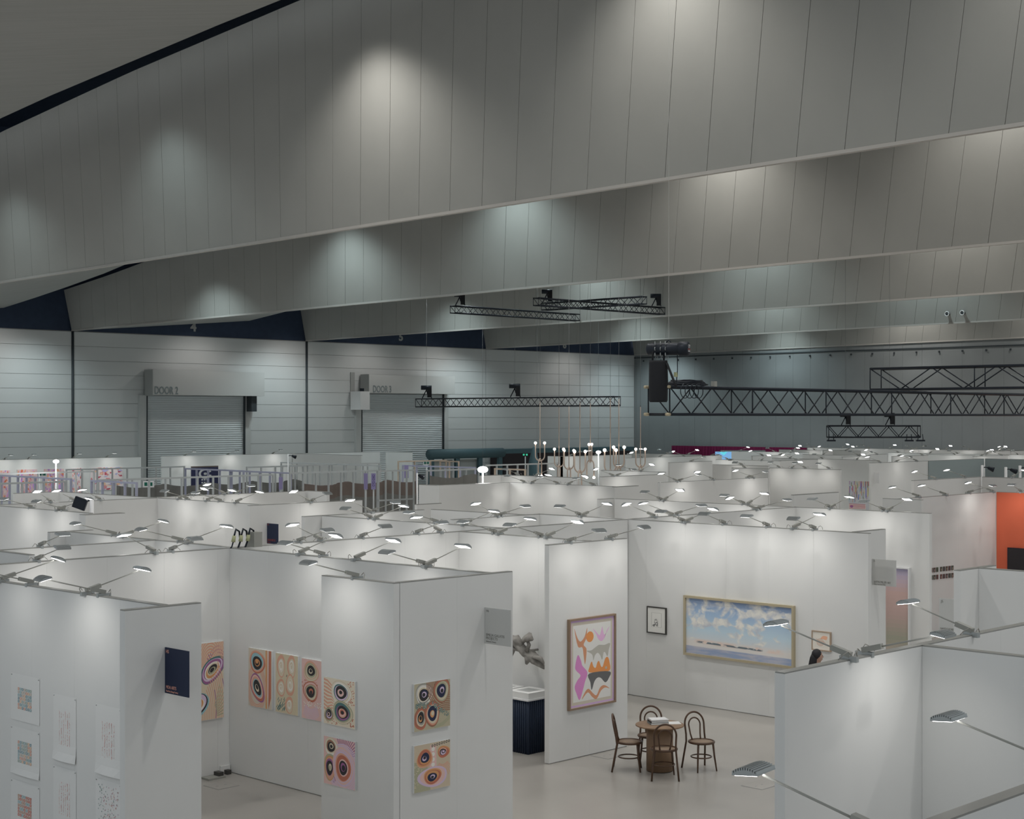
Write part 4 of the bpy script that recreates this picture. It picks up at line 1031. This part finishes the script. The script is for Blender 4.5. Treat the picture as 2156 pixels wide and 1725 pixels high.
# coiled cables on truss
random.seed(4); mb = MB(); xa, xb = onY(1428, Y0), onY(1503, Y0); xm, xr = (xa+xb)/2, (xb-xa)/2; zT = 5.745+.49+.03
for k in range(7):
    mb.tube([(xm+xr*(1-.07*k)*math.cos(a)+random.uniform(-.03, .03), Y0+.22+.24*math.sin(a), zT+.012+.012*k+.015*abs(math.sin(a*2+k))) for a in [2*PI*j/20 for j in range(20)]], .012, 5, closed=True)
for k in range(4): mb.tube([(xa+.15+.12*k+.13*math.cos(a), Y0-.035-.01*k, zT-.10+.13*math.sin(a)) for a in [2*PI*j/14 for j in range(14)]], .008, 5, closed=True)
o = tag(mb.build('cable_coil', 'black'), 'tangle of black cable coiled on the long truss', 'cable')
mb = MB(); mb.box(xb-.02, xb+.06, Y0-.03, Y0+.05, zT-.01, zT+.09); mb.build('connector', 'gear', o)
# small trusses, each hung from its own hoists
def roof_z(x, y):
    for i in range(5):
        if BEAM_X[i] <= x < BEAM_X[i+1]:
            t = (x-BEAM_X[i])/12.2
            return zb(i, y)+t*(zt(y)-1.1-zb(i, y)) if t <= 1 else 21.5
    return 21.5
WN = []
def roof_wire(p, r=.0055, m='wire', fer=None):
    mb = MB(); zz = p[2]; mb.tube([p, (p[0], p[1], zz+.04), (p[0], p[1], zz+.06), (p[0], p[1], roof_z(p[0], p[1])+.05)], [fer or r, fer or r, r, r], 5); o = mb.build('hanging_wire', m)
    WN.append((1078+FPX*(p[0]*RT[0]+p[1]*RT[1])/dep(p[0], p[1]), o)); return o
def motor(p, rz, sc, label):
    o = thing('truss_hoist', label, 'hoist', p, rz); o.scale = (sc, sc, sc)
    mb = MB(); mb.cyl((-.32, 0, .62), (.30, 0, .62), .13, 12); mb.build('motor_body', 'black', o)
    mb = MB(); mb.tube([(0, 0, .5), (.05, -.05, .25), (.28, 0, .1), (.3, 0, 0)], .03, 6); mb.tube([(0, 0, .5), (-.25, 0, 0)], .03, 6); mb.build('bridle', 'black', o)
    mb = MB(); mb.box(.05, .30, -.13, .13, .05, .60); mb.build('chain_bag', 'blackcloth', o)
    roof_wire((p[0], p[1], p[2]+.72*sc))
def far_truss(uL, uR, v, d0, axis, s, label, bay, hoists, sc=.85):
    p = P3(uL, v, d0)
    if axis == 'Y': L = p[1]-onX(uR, p[0]); dv = (0, -1); pt = lambda u: (p[0], onX(u, p[0]))
    elif axis == 'X': L = onY(uR, p[1])-p[0]; dv = (1, 0); pt = lambda u: (onY(u, p[1]), p[1])
    else: L = (uR-uL)/FPX*d0; dv = RT; pt = lambda u: P3(u, v, d0)[:2]
    truss('lighting_truss', p, dv, L, s, label, bay=bay, r=.03, pieces=False)
    for u, lab in hoists:
        q = pt(u); motor((q[0], q[1], p[2]+s+.03), YAW-PI/2, sc, lab)
far_truss(875, 1294, 857, 80, 'Y', .40, 'thin black truss hanging before the third roller door', .42, ((898, 'left hoist on the thin truss before the roller door'), (1084, 'right hoist on the thin truss before the roller door')))
far_truss(1745, 1938, 921, 60, 'R', .43, 'short black truss hanging low below the long truss', .40, ((1780, 'left hoist on the short low truss'), (1873, 'right hoist on the short low truss')), .62)
far_truss(958, 1221, 658.5, 78, 'X', .34, 'leftmost of three high black trusses under the roof fins', .4, ((968, 'hoist at the left end of the leftmost high truss'),))
far_truss(1134, 1400, 642.5, 74, 'X', .34, 'rightmost of three high black trusses, carrying a hoist at its right end', .4, ((1381, 'hoist at the right end of the high trusses'),))
far_truss(1140, 1352, 653, 79.2, 'Y', .34, 'middle of three high black trusses, slanting upwards to the right', .4, ((1152, 'hoist above the middle of the high trusses'),))
roof_wire((hc[0], hc[1], hc[2]+.1), .004, 'fin')
for u, d in ((1016, 82), (1131, 80), (1260, 84), (1340, 86)):
    p = P3(u, 930, d); roof_wire((p[0], p[1], 3.6))
for u, lab in ((1750, 'left'), (1914, 'middle'), (1938, 'right')):
    p = P3(u, 928, 60); o = thing('bar_light', '%s small black bar light hanging under the short low truss' % lab, 'lamp', p, YAW-PI/2, 'bar lights under the low truss')
    mb = MB(); mb.box(-.16, .16, -.06, .06, -.03, .03); mb.build('housing', 'black', o)
    mb = MB(); mb.tube([(-.1, 0, .03), (-.08, 0, .14), (-.08, 0, .24)], .015, 6); mb.tube([(.1, 0, .03), (.08, 0, .24)], .015, 6); mb.build('yoke', 'black', o)
for u, v, lab in ((1995, 661, 'left'), (2027, 659, 'right')):
    yq = onX(u, 79.35); zq = zat(v, 79.35, yq); o = thing('roof_fixture', '%s small round fixture on the distant roof fin' % lab, 'fixture', (79.3, yq, zq))
    mb = MB(); mb.tube([(-.02, .12*math.cos(a), .12*math.sin(a)) for a in [2*PI*k/16 for k in range(16)]], .03, 6, closed=True); mb.build('ring', 'white2', o)
    mb = MB(); mb.cyl((-.02, 0, 0), (.3, 0, 0), .09, 12); mb.build('core', 'post', o)

# ------------------------------------------------------------------ globe pendants
def pendant_proto():
    o = link('globe_pendant', None); r = .027; w = .20
    def U(w, zt_, zb_, ax, sgn):
        pts = [(w, 0, zt_)] ; n = 14
        for k in range(n+1):
            a = PI*k/n; pts.append((w*math.cos(a), 0, zb_+sgn*-w*math.sin(a)*1.15))
        pts.append((-w, 0, zt_))
        return [(x, 0, z) if ax == 'x' else (x*.35, x*.94, z) for x, y, z in pts]
    mb = MB(); mb.tube(U(w, .72, .23, 'x', 1), r, 8); mb.build('upper_tube', 'brass', o)
    mb = MB(); mb.tube(U(w, -.62, -.20+.06, 'y', -1), r, 8); mb.build('lower_tube', 'brass', o)
    mb = MB(); mb.cyl((0, 0, .0), (0, 0, 2.6), .018, 6); mb.build('rod', 'brass', o)
    for p in ((w, 0, .78), (-w, 0, .78), (w*.35, w*.94, -.68), (-w*.35, -w*.94, -.68)):
        mb = MB(); mb.ball(p, .058, 10); mb.build('bulb', 'bulb', o)
    return o
PP = pendant_proto()
for i, (u, v, rz, sc, lab) in enumerate(((1137, 933, .0, 1.0, 'leftmost brass globe pendant, hanging highest of the row'), (1177, 946, .1, 1.05, 'second brass globe pendant from the left'), (1198, 949, .0, 1.15, 'third brass globe pendant from the left'), (1221, 951, .0, 1.2, 'fourth brass globe pendant from the left'), (1243, 936, 1.2, 1.05, 'fifth brass globe pendant, turned edge-on with its lower loop wide'), (1285, 948, .0, 1.25, 'sixth brass globe pendant from the left'), (1303, 942, .0, 1.25, 'seventh brass globe pendant from the left'), (1348.5, 946, .0, 1.05, 'rightmost brass globe pendant before the dark grey wall'))):
    o = PP if i == 0 else copy_tree(PP)
    sc *= .95; d = 66+(0, 3, 6, 1, 4, 0, 5, 2)[i]; p = P3(u, v, d); roof_wire((p[0], p[1], p[2]+(2.6-.78)*sc+.0005), .006, 'wire', .02); o.location = (p[0], p[1], p[2]-.78*sc); o.rotation_euler = (0, 0, YAW-PI/2+rz); o.scale = (sc, sc, sc)
    tag(o, lab, 'pendant lamp', 'brass globe pendants')
for k, (q, o) in enumerate(sorted(WN, key=lambda z: z[0])): tag(o, '%s thin suspension wire from the left, hanging from the roof' % nth(k+1), 'wire', 'thin suspension wires')
# round flood lamps on poles
for u, v, d, r, lab in ((118, 972, 60, .11, 'glaring round floodlight on a pole at far left'), (1016.5, 989, 52, .17, 'glaring wide floodlight on a pole left of the pendants'), (1260, 952.5, 76, .12, 'small glaring floodlight behind the globe pendants')):
    p = P3(u, v, d); o = thing('flood_lamp', lab, 'lamp', p)
    mb = MB(); mb.ball((0, 0, 0), r, 14, .62); mb.build('glowing_globe', 'flood', o)
    mb = MB(); mb.cyl((0, 0, -r*.6), (0, 0, -p[2]), .03, 8); mb.build('pole', 'steel', o)
    L = bpy.data.lights.new('flood_light', 'POINT'); L.energy = 60; L.shadow_soft_size = r+.03; l = link('flood_light', L, o); l.location = (-.5, -.5, .1)
# theatre spotlights on posts
def stage(u, v, key_d, post_to, label, rz=0, kind=0, sc=.6):
    p = P3(u, v, key_d); o = thing('stage_light', label, 'lamp', (p[0], p[1], p[2]), YAW-PI/2+rz)
    if kind == 0:
        q0 = len(o.children); mb = MB(); mb.tube([(-.02, 0, 0), (.0, 0, 0), (.20, -.05, -.08), (.34, -.08, -.13)], [.04, .09, .13, .16], 12); mb.build('can', 'black', o)
        mb = MB(); mb.tube([(-.32, 0, .0), (-.15, 0, .03), (0, 0, .0)], .03, 6); mb.build('yoke', 'black', o)
    else:
        mb = MB(); mb.box(-.30, .18, -.08, .08, -.22, .20, mx=Matrix.Rotation(.35, 4, 'Y')); mb.build('can', 'black', o)
        mb = MB(); mb.tube([(.18, 0, .1), (.30, 0, .12), (.36, 0, .05)], .03, 6); mb.build('yoke', 'black', o)
    for ch in o.children: ch.scale = (sc, sc, sc)
    off = (-.34*sc, 0) if kind == 0 else (.38*sc, 0)
    mb = MB(); mb.cyl((off[0], 0, post_to-p[2]), (off[0], 0, .15*sc), .05 if sc > .5 else .025, 8); mb.build('post', 'white2' if kind != 2 else 'post', o)
    return o
dd = dep(51.4, 24)
stage(2080, 985, 58, 0, 'left black stage spotlight on a white post at right'); stage(2128, 989, 57.5, 0, 'middle black stage spotlight on a white post at right', .3); stage(2160, 986, 57.5, 0, 'rightmost black stage spotlight cut by the picture edge', -.2)
stage(172, 1061, dep(18.95, onX(172, 18.95)), 0, 'square black floodlight on the post above the grey box wall at left', 0, 1)
stage(883, 1001, 50, 0, 'dark round spotlight over the grey box booth', 1.2, 0, .5)
stage(615, 960, 66, 0, 'small black spotlight on a thin pole above the stud frames', 0, 0, .48)
# cable tangle on the corner of B and C
x, y = 15.2, 20.95
o = thing('distribution_box', 'grey power box with yellow-green plugs and black cables on the wall corner', 'power box', (x, y-.1, 3.605))
mb = MB(); mb.box(.2, .36, -.1, .1, 0, .24); mb.build('box', 'gear', o)
for k, xx in enumerate((-.16, -.02, .12)):
    mb = MB(); mb.tube([(xx, -.03, .10), (xx+.02, -.03, .2)], [.035, .028], 8); mb.build('plug', 'yellow', o)
mb = MB()
for k, xx in enumerate((-.16, -.02, .12)):
    mb.tube([(xx+.02, -.03, .2), (xx+.06, -.02, .30), (xx+.14, 0, .26), (xx+.16, 0, .1), (xx+.12, 0, .005)], .016, 6); mb.tube([(xx, -.03, .1), (xx-.03, -.03, .02), (xx-.05, -.02, .006)], .012, 6)
mb.build('cables', 'black', o)

# ------------------------------------------------------------------ stud frames of unclad booths
def studs(d, u0, v0, u1, m, label, sp=.62, ztop=H, zbot=0, mids=(), depth=.08, sw=.04):
    sp *= .68
    X, Y = at(u0, v0, ztop)
    if d == 'X': a, b = X, onY(u1, Y); loc, rz = (X, Y, 0), 0
    else: a, b = onX(u1, X), Y; loc, rz = (X, Y, 0), -PI/2
    L = b-a; o = thing('stud_frame', label, 'stud frame', loc, rz)
    mb = MB(); mb.box(0, L, 0, depth, ztop-.06, ztop); mb.build('top_rail', m, o)
    mb = MB(); mb.box(0, L, 0, depth, 0, .05); mb.build('floor_rail', m, o)
    for z in mids: mb = MB(); mb.box(0, L, .01, depth-.01, z-.03, z+.03); mb.build('cross_rail', m, o)
    q = MB(); q.box(0, sw, 0, depth, .05, ztop-.06); me = q.mesh('stud', m); n = max(2, int(round(L/sp)))
    for k in range(n+1): link('stud', me, o, ((L-sw)*k/n, 0, 0))
    return o
studs('Y', 0, 1000, 148, 'lav', 'lavender stud frame in front of the leftmost floral paintings', .9)
studs('X', 0, 996.8, 200, 'steel', 'grey stud frame across the floral paintings at far left', 1.1)
studs('X', 0, 1017, 140, 'steel', 'nearest grey stud frame at the left edge', 1.3, mids=())
studs('X', 140, 988, 390, 'steel', 'grey stud frame left of the exit sign post, thin top rail', 1.1)
studs('X', 207, 1010, 577, 'steel', 'long grey stud frame in front of the first roller door', .95)
studs('Y', 190, 1010.7, 286, 'lav', 'short lavender stud frame beside the exit sign', 1.0)
studs('Y', 388, 985.7, 512, 'lav', 'lavender stud frame over the dark ring poster', 1.1)
studs('X', 520, 983, 640, 'steel', 'grey stud frame behind the small black spotlight pole', 1.2)
studs('Y', 482, 990, 611, 'lav', 'lavender stud frame beside the lilac sign post', .9)
studs('Y', 590, 973, 800, 'steel', 'tall dark stud frame in front of the lit wall end', 1.6)
studs('X', 595, 980, 800, 'steel', 'grey stud frame behind the lilac banners', 1.0)
studs('X', 611, 995.3, 797, 'steel', 'nearest stud frame before the rust dust sheet', .95)
studs('X', 797, 991, 873, 'steel', 'open panel frame with a cross rail and dust sheet behind', .62, mids=(2.42,), depth=.06, sw=.05)
studs('X', 839, 971, 941, 'wood', 'pale timber frame before the second roller door', 1.5)
studs('Y', 925, 970, 965, 'wood', 'pale timber return frame near the teal canopy', 1.8)
studs('Y', 846, 979, 1000, 'lav', 'lavender stud frame left of the glaring floodlight', 1.4)
studs('X', 900, 990, 1010, 'steel', 'grey stud frame beside the dark round spotlight', 1.2)
studs('X', 1024, 979, 1176, 'steel', 'grey stud frame under the leftmost globe pendant', .95)
studs('Y', 1040, 986, 1105, 'wood', 'timber-toned stud frame inside the dark doorway area', 1.6)
# draped dust sheets
def sheet(u0, u1, d0, vt, label, m, band=None):
    p = P3(u0, vt, d0); Y = p[1]; L = onY(u1, Y)-p[0]; zt_ = p[2]
    o = thing('dust_sheet', label, 'dust sheet', (p[0], Y, 0)); n = int(L/.12)
    mb = MB(); vs = []
    zs = [0, zt_*.5, zt_-.55, zt_]
    for k in range(n+1):
        for j, z in enumerate(zs): vs.append((L*k/n, .10*math.sin(k*.9)+.05*math.sin(k*2.3+j), z-(.14*abs(math.sin(k*.17)) if j >= 2 else 0)))
    mb.add(vs, [(4*k+j, 4*k+4+j, 4*k+5+j, 4*k+1+j) for k in range(n) for j in range(2 if band else 3)], None, True); mb.build('cloth', m, o)
    if band:
        mb = MB(); mb.add(vs, [(4*k+2, 4*k+6, 4*k+7, 4*k+3) for k in range(n)], None, True); mb.build('band', band, o)
sheet(245, 640, 64, 1022, 'grey dust sheet hung behind the left stud frames', 'tarp')
sheet(636, 880, 63, 1017, 'grey dust sheet with a rust band behind the clear panel frame', 'tarp', 'rust')
sheet(905, 1000, 62, 1001, 'grey dust sheet bundled behind the dark round spotlight', 'tarp')
# lilac banners, exit signs
def banner(u0, u1, v0, v1, d, label, s):
    p = P3(u0, v1, d); w = (u1-u0)/FPX*d; h = (v1-v0)/FPX*d
    o = thing('banner', label, 'banner', p, YAW-PI/2)
    mb = MB(); mb.box(0, w, 0, .02, 0, h); mb.build('cloth', 'lilac', o)
    mb = MB(); mb.cyl((w/2, .05, -p[2]), (w/2, .05, h), .03, 6); mb.build('pole', 'steel', o)
    if s: text('lettering', s, w*.80, 'indigo', o, (w*.24, -.004, h*.92), (PI/2, PI/2, 0), .70)
banner(766, 774, 997, 1031, 58, 'left lilac banner with small dark lettering in the stud frames', None)
banner(781.5, 791, 997, 1031, 57.5, 'lilac banner with large vertical indigo letters in the stud frames', 'OKO OLO')
banner(851, 860, 980, 1007, 64, 'short lilac banner behind the open panel frame', None)
banner(587, 595, 1005, 1031, 58, 'lilac banner at left of the tall stud frame', None)
def exitsign(u0, u1, v0, v1, d, label, lit=False):
    p = P3(u0, v1, d); w = (u1-u0)/FPX*d; h = (v1-v0)/FPX*d; o = thing('exit_sign', label, 'exit sign', p, YAW-PI/2)
    mb = MB(); mb.box(-.05, w+.05, 0, .05, -.05, h+.05); mb.build('case', 'white2' if not lit else 'darkroom', o)
    mb = MB(); mb.box(0, w*.36, -.006, 0, 0, h); mb.box(w*.64, w, -.006, 0, 0, h); mb.build('green_field', 'exitlit' if lit else 'green', o)
    mb = MB(); mb.ball((w*.5, -.01, h*.75), h*.12, 6); mb.tube([(w*.5, -.01, h*.62), (w*.48, -.01, h*.38)], h*.09, 6); mb.tube([(w*.48, -.01, h*.38), (w*.42, -.01, h*.1)], h*.05, 6); mb.tube([(w*.48, -.01, h*.38), (w*.56, -.01, h*.12)], h*.05, 6); mb.build('running_figure', 'green', o)
    mb = MB(); mb.cyl((w*.5, .03, -.05), (w*.5, .03, -p[2]), .03, 6); mb.build('post', 'white2', o)
exitsign(304, 321, 1016, 1023.5, 56, 'green exit sign on a white post among the left stud frames')
exitsign(81.5, 96, 996, 1001.5, 70, 'green exit sign before the floral paintings at far left')
exitsign(893, 903, 972.5, 977.5, 84, 'green exit sign before the second roller door')
exitsign(1101, 1111, 956, 959.5, 95, 'glowing green exit sign in the dark doorway area', True)

# ------------------------------------------------------------------ teal canopy, dark room, curtain, screens at the back
p0 = P3(903, 957, 106); p1x = onY(1058, p0[1])
o = thing('canopy', 'dark teal padded canopy with posts before the end wall', 'canopy')
mb = MB(); mb.cyl((p0[0], p0[1], p0[2]), (p1x, p0[1], p0[2]), .33, 16); mb.build('roll', 'teal', o)
for u in (908, 962, 1010, 1052):
    x = onY(u, p0[1]); mb = MB(); mb.box(x-.18, x+.18, p0[1]-.1, p0[1]+.1, 0, p0[2]); mb.build('post', 'teal', o)
for ua, ub in ((915, 957), (966, 1008)):
    mb = MB(); mb.box(onY(ua, p0[1]), onY(ub, p0[1]), p0[1]+.2, p0[1]+.3, 0, p0[2]-.4); mb.build('infill', 'hooddark', o)
q = P3(1062, 948, 111.8)
o = thing('dark_pavilion', 'dark low pavilion behind the globe pendants', 'pavilion')
mb = MB(); mb.box(q[0], onY(1330, q[1]), q[1], q[1]+1.4, 0, q[2]-.25); mb.build('body', 'darkroom', o)
mb = MB(); mb.box(q[0], onY(1330, q[1])+.3, q[1]+.0, q[1]+1.4, q[2]-.25, q[2]+.05); mb.build('roof', 'teal', o)
q = P3(1124, 985, 100); o = thing('teal_cone', 'dark teal cone-shaped drape left of the pendants', 'drape', (q[0], q[1], 0))
mb = MB(); mb.lathe([(.75, 0), (.5, 2.2), (.12, 3.7), (.02, 3.85)], 18); mb.build('drape', 'teal', o)
ya, yb = onX(1416, 95.8), onX(1702, 95.8)
mb = MB(); n = 150; vs = []
for k in range(n+1):
    yy = ya+(yb-ya)*k/n; xx = 95.7-.12*math.sin(k*1.9); vs += [(xx, yy, 0), (xx, yy, 3.5)]
mb.add(vs, [(2*k, 2*k+2, 2*k+3, 2*k+1) for k in range(n)], None, True); tag(mb.build('curtain', 'curtain'), 'long magenta pleated curtain along the foot of the grey far wall', 'curtain')
q = P3(1506, 960, 100); o = thing('video_screen', 'glowing blue video screen before the magenta curtain', 'screen', (q[0], q[1], 0), YAW-PI/2)
mb = MB(); mb.box(0, 1.08, 0, .06, q[2]-.3, q[2]+.26); mb.build('screen', 'screenblue', o)
mb = MB(); mb.box(.4, .68, .01, .05, 0, q[2]-.3); mb.build('stand', 'black', o)
mb = MB(); mb.add([(.2, -.002, q[2]+.25), (.55, -.002, q[2]+.02), (.78, -.002, q[2]+.25)], [(0, 1, 2)]); mb.build('bright_shape', 'screencyan', o)
q = P3(1523, 948.5, 104); mb = MB(); mb.box(0, 2.75, 0, .08, 0, q[2]); tag(mb.build('lilac_panel', 'dimteal', None, (q[0], q[1], 0), YAW-PI/2), 'pale blue-grey panel right of the video screen', 'panel')

# ------------------------------------------------------------------ passer-by
pp = P3(1714, 1556, 27.6)
person = thing('person', 'person with long dark hair in dark clothes walking past the sky painting wall', 'person', (pp[0], pp[1], 0), math.atan2(RT[1], RT[0]))
# local +x = walking direction (to the right in the picture)
J = {'pelvis': (0, 0, .92, .12), 'chest': (.03, 0, 1.20, .125), 'neck': (.05, 0, 1.40, .055), 'head': (.07, 0, 1.54, .085),
     'lsh': (.03, .16, 1.34, .06), 'lel': (-.06, .20, 1.07, .042), 'lwr': (.06, .20, .86, .03), 'lhd': (.10, .20, .79, .026),
     'rsh': (.03, -.16, 1.34, .06), 'rel': (-.02, -.20, 1.07, .042), 'rwr': (.12, -.20, .88, .03), 'rhd': (.16, -.20, .81, .026),
     'lhip': (0, .09, .86, .09), 'lkn': (.16, .09, .48, .06), 'lan': (.10, .09, .09, .04), 'lto': (.24, .09, .04, .03),
     'rhip': (0, -.09, .86, .09), 'rkn': (-.03, -.09, .47, .06), 'ran': (-.28, -.09, .12, .04), 'rto': (-.17, -.09, .03, .03)}
E_ = [('pelvis', 'chest'), ('chest', 'neck'), ('neck', 'head'), ('chest', 'lsh'), ('lsh', 'lel'), ('lel', 'lwr'), ('lwr', 'lhd'), ('chest', 'rsh'), ('rsh', 'rel'), ('rel', 'rwr'), ('rwr', 'rhd'), ('pelvis', 'lhip'), ('lhip', 'lkn'), ('lkn', 'lan'), ('lan', 'lto'), ('pelvis', 'rhip'), ('rhip', 'rkn'), ('rkn', 'ran'), ('ran', 'rto')]
ks = list(J); me = bpy.data.meshes.new('body')
vl = [J[k][:3] for k in ks]; ed = [(ks.index(a), ks.index(b)) for a, b in E_]; rad = [J[k][3] for k in ks]
for hnd, sg in (('lhd', 1), ('rhd', -1)):              # five fingers each
    hx_, hy_, hz_, _ = J[hnd]; hi = ks.index(hnd)
    for f in range(5):
        oy = (f-2)*.015; Lf = [.05, .075, .082, .075, .06][f]
        vl += [(hx_+oy+(.03 if f == 0 else 0), hy_, hz_-.035), (hx_+oy+.012+(.04 if f == 0 else 0), hy_-sg*.008, hz_-.035-Lf)]; rad += [.009, .007]
        n = len(vl); ed += [(hi, n-2), (n-2, n-1)]
me.from_pydata(vl, ed, []); me.materials.append(M['skin'])
body = link('body', me, person); sk = body.modifiers.new('skin', 'SKIN'); sub = body.modifiers.new('sub', 'SUBSURF'); sub.levels = sub.render_levels = 2
for i, v in enumerate(me.skin_vertices[0].data): v.radius = (rad[i], rad[i]); v.use_root = (i == 0)
mb = MB(); mb.ball((.07, 0, 1.535), .080, 16, 1.32); mb.ball((.150, 0, 1.53), .016, 8); mb.ball((.135, 0, 1.485), .018, 8, .5); mb.build('face', 'skin', person)
mb = MB()
for s in (-1, 1): mb.ball((.136, s*.032, 1.553), .011, 8)
mb.build('eyes', 'hair', person)
mb = MB(); mb.ball((.045, 0, 1.565), .090, 16, 1.15); mb.tube([(.03, 0, 1.60), (.0, 0, 1.50), (-.025, 0, 1.38), (-.04, 0, 1.24), (-.04, 0, 1.14)], [.06, .075, .075, .065, .03], 12); mb.build('hair', 'hair', person)
mb = MB(); secs = [(.86, .20, .15, -.02), (.98, .17, .13, .0), (1.15, .155, .11, .02), (1.30, .185, .12, .03), (1.385, .12, .08, .04)]; n = 20
vs = [(ox+rx_*math.cos(2*PI*k/n)*.85, ry_*math.sin(2*PI*k/n)*1.35, z) for z, ry_, rx_, ox in secs for k in range(n)]
mb.add(vs, [(i*n+k, i*n+(k+1) % n, (i+1)*n+(k+1) % n, (i+1)*n+k) for i in range(4) for k in range(n)], None, True); mb.build('jacket', 'dress', person)
mb = MB()
for s, a, b, c in ((1, 'lhip', 'lkn', 'lan'), (-1, 'rhip', 'rkn', 'ran')): mb.tube([(J[a][0], J[a][1], J[a][2]+.04), J[b][:3], (J[c][0], J[c][1], J[c][2]+.02)], [.11, .085, .075], 12)
for a, b, c in (('lsh', 'lel', 'lwr'), ('rsh', 'rel', 'rwr')): mb.tube([J[a][:3], J[b][:3], J[c][:3]], [.075, .058, .045], 10)
mb.build('trousers_and_sleeves', 'dress', person)
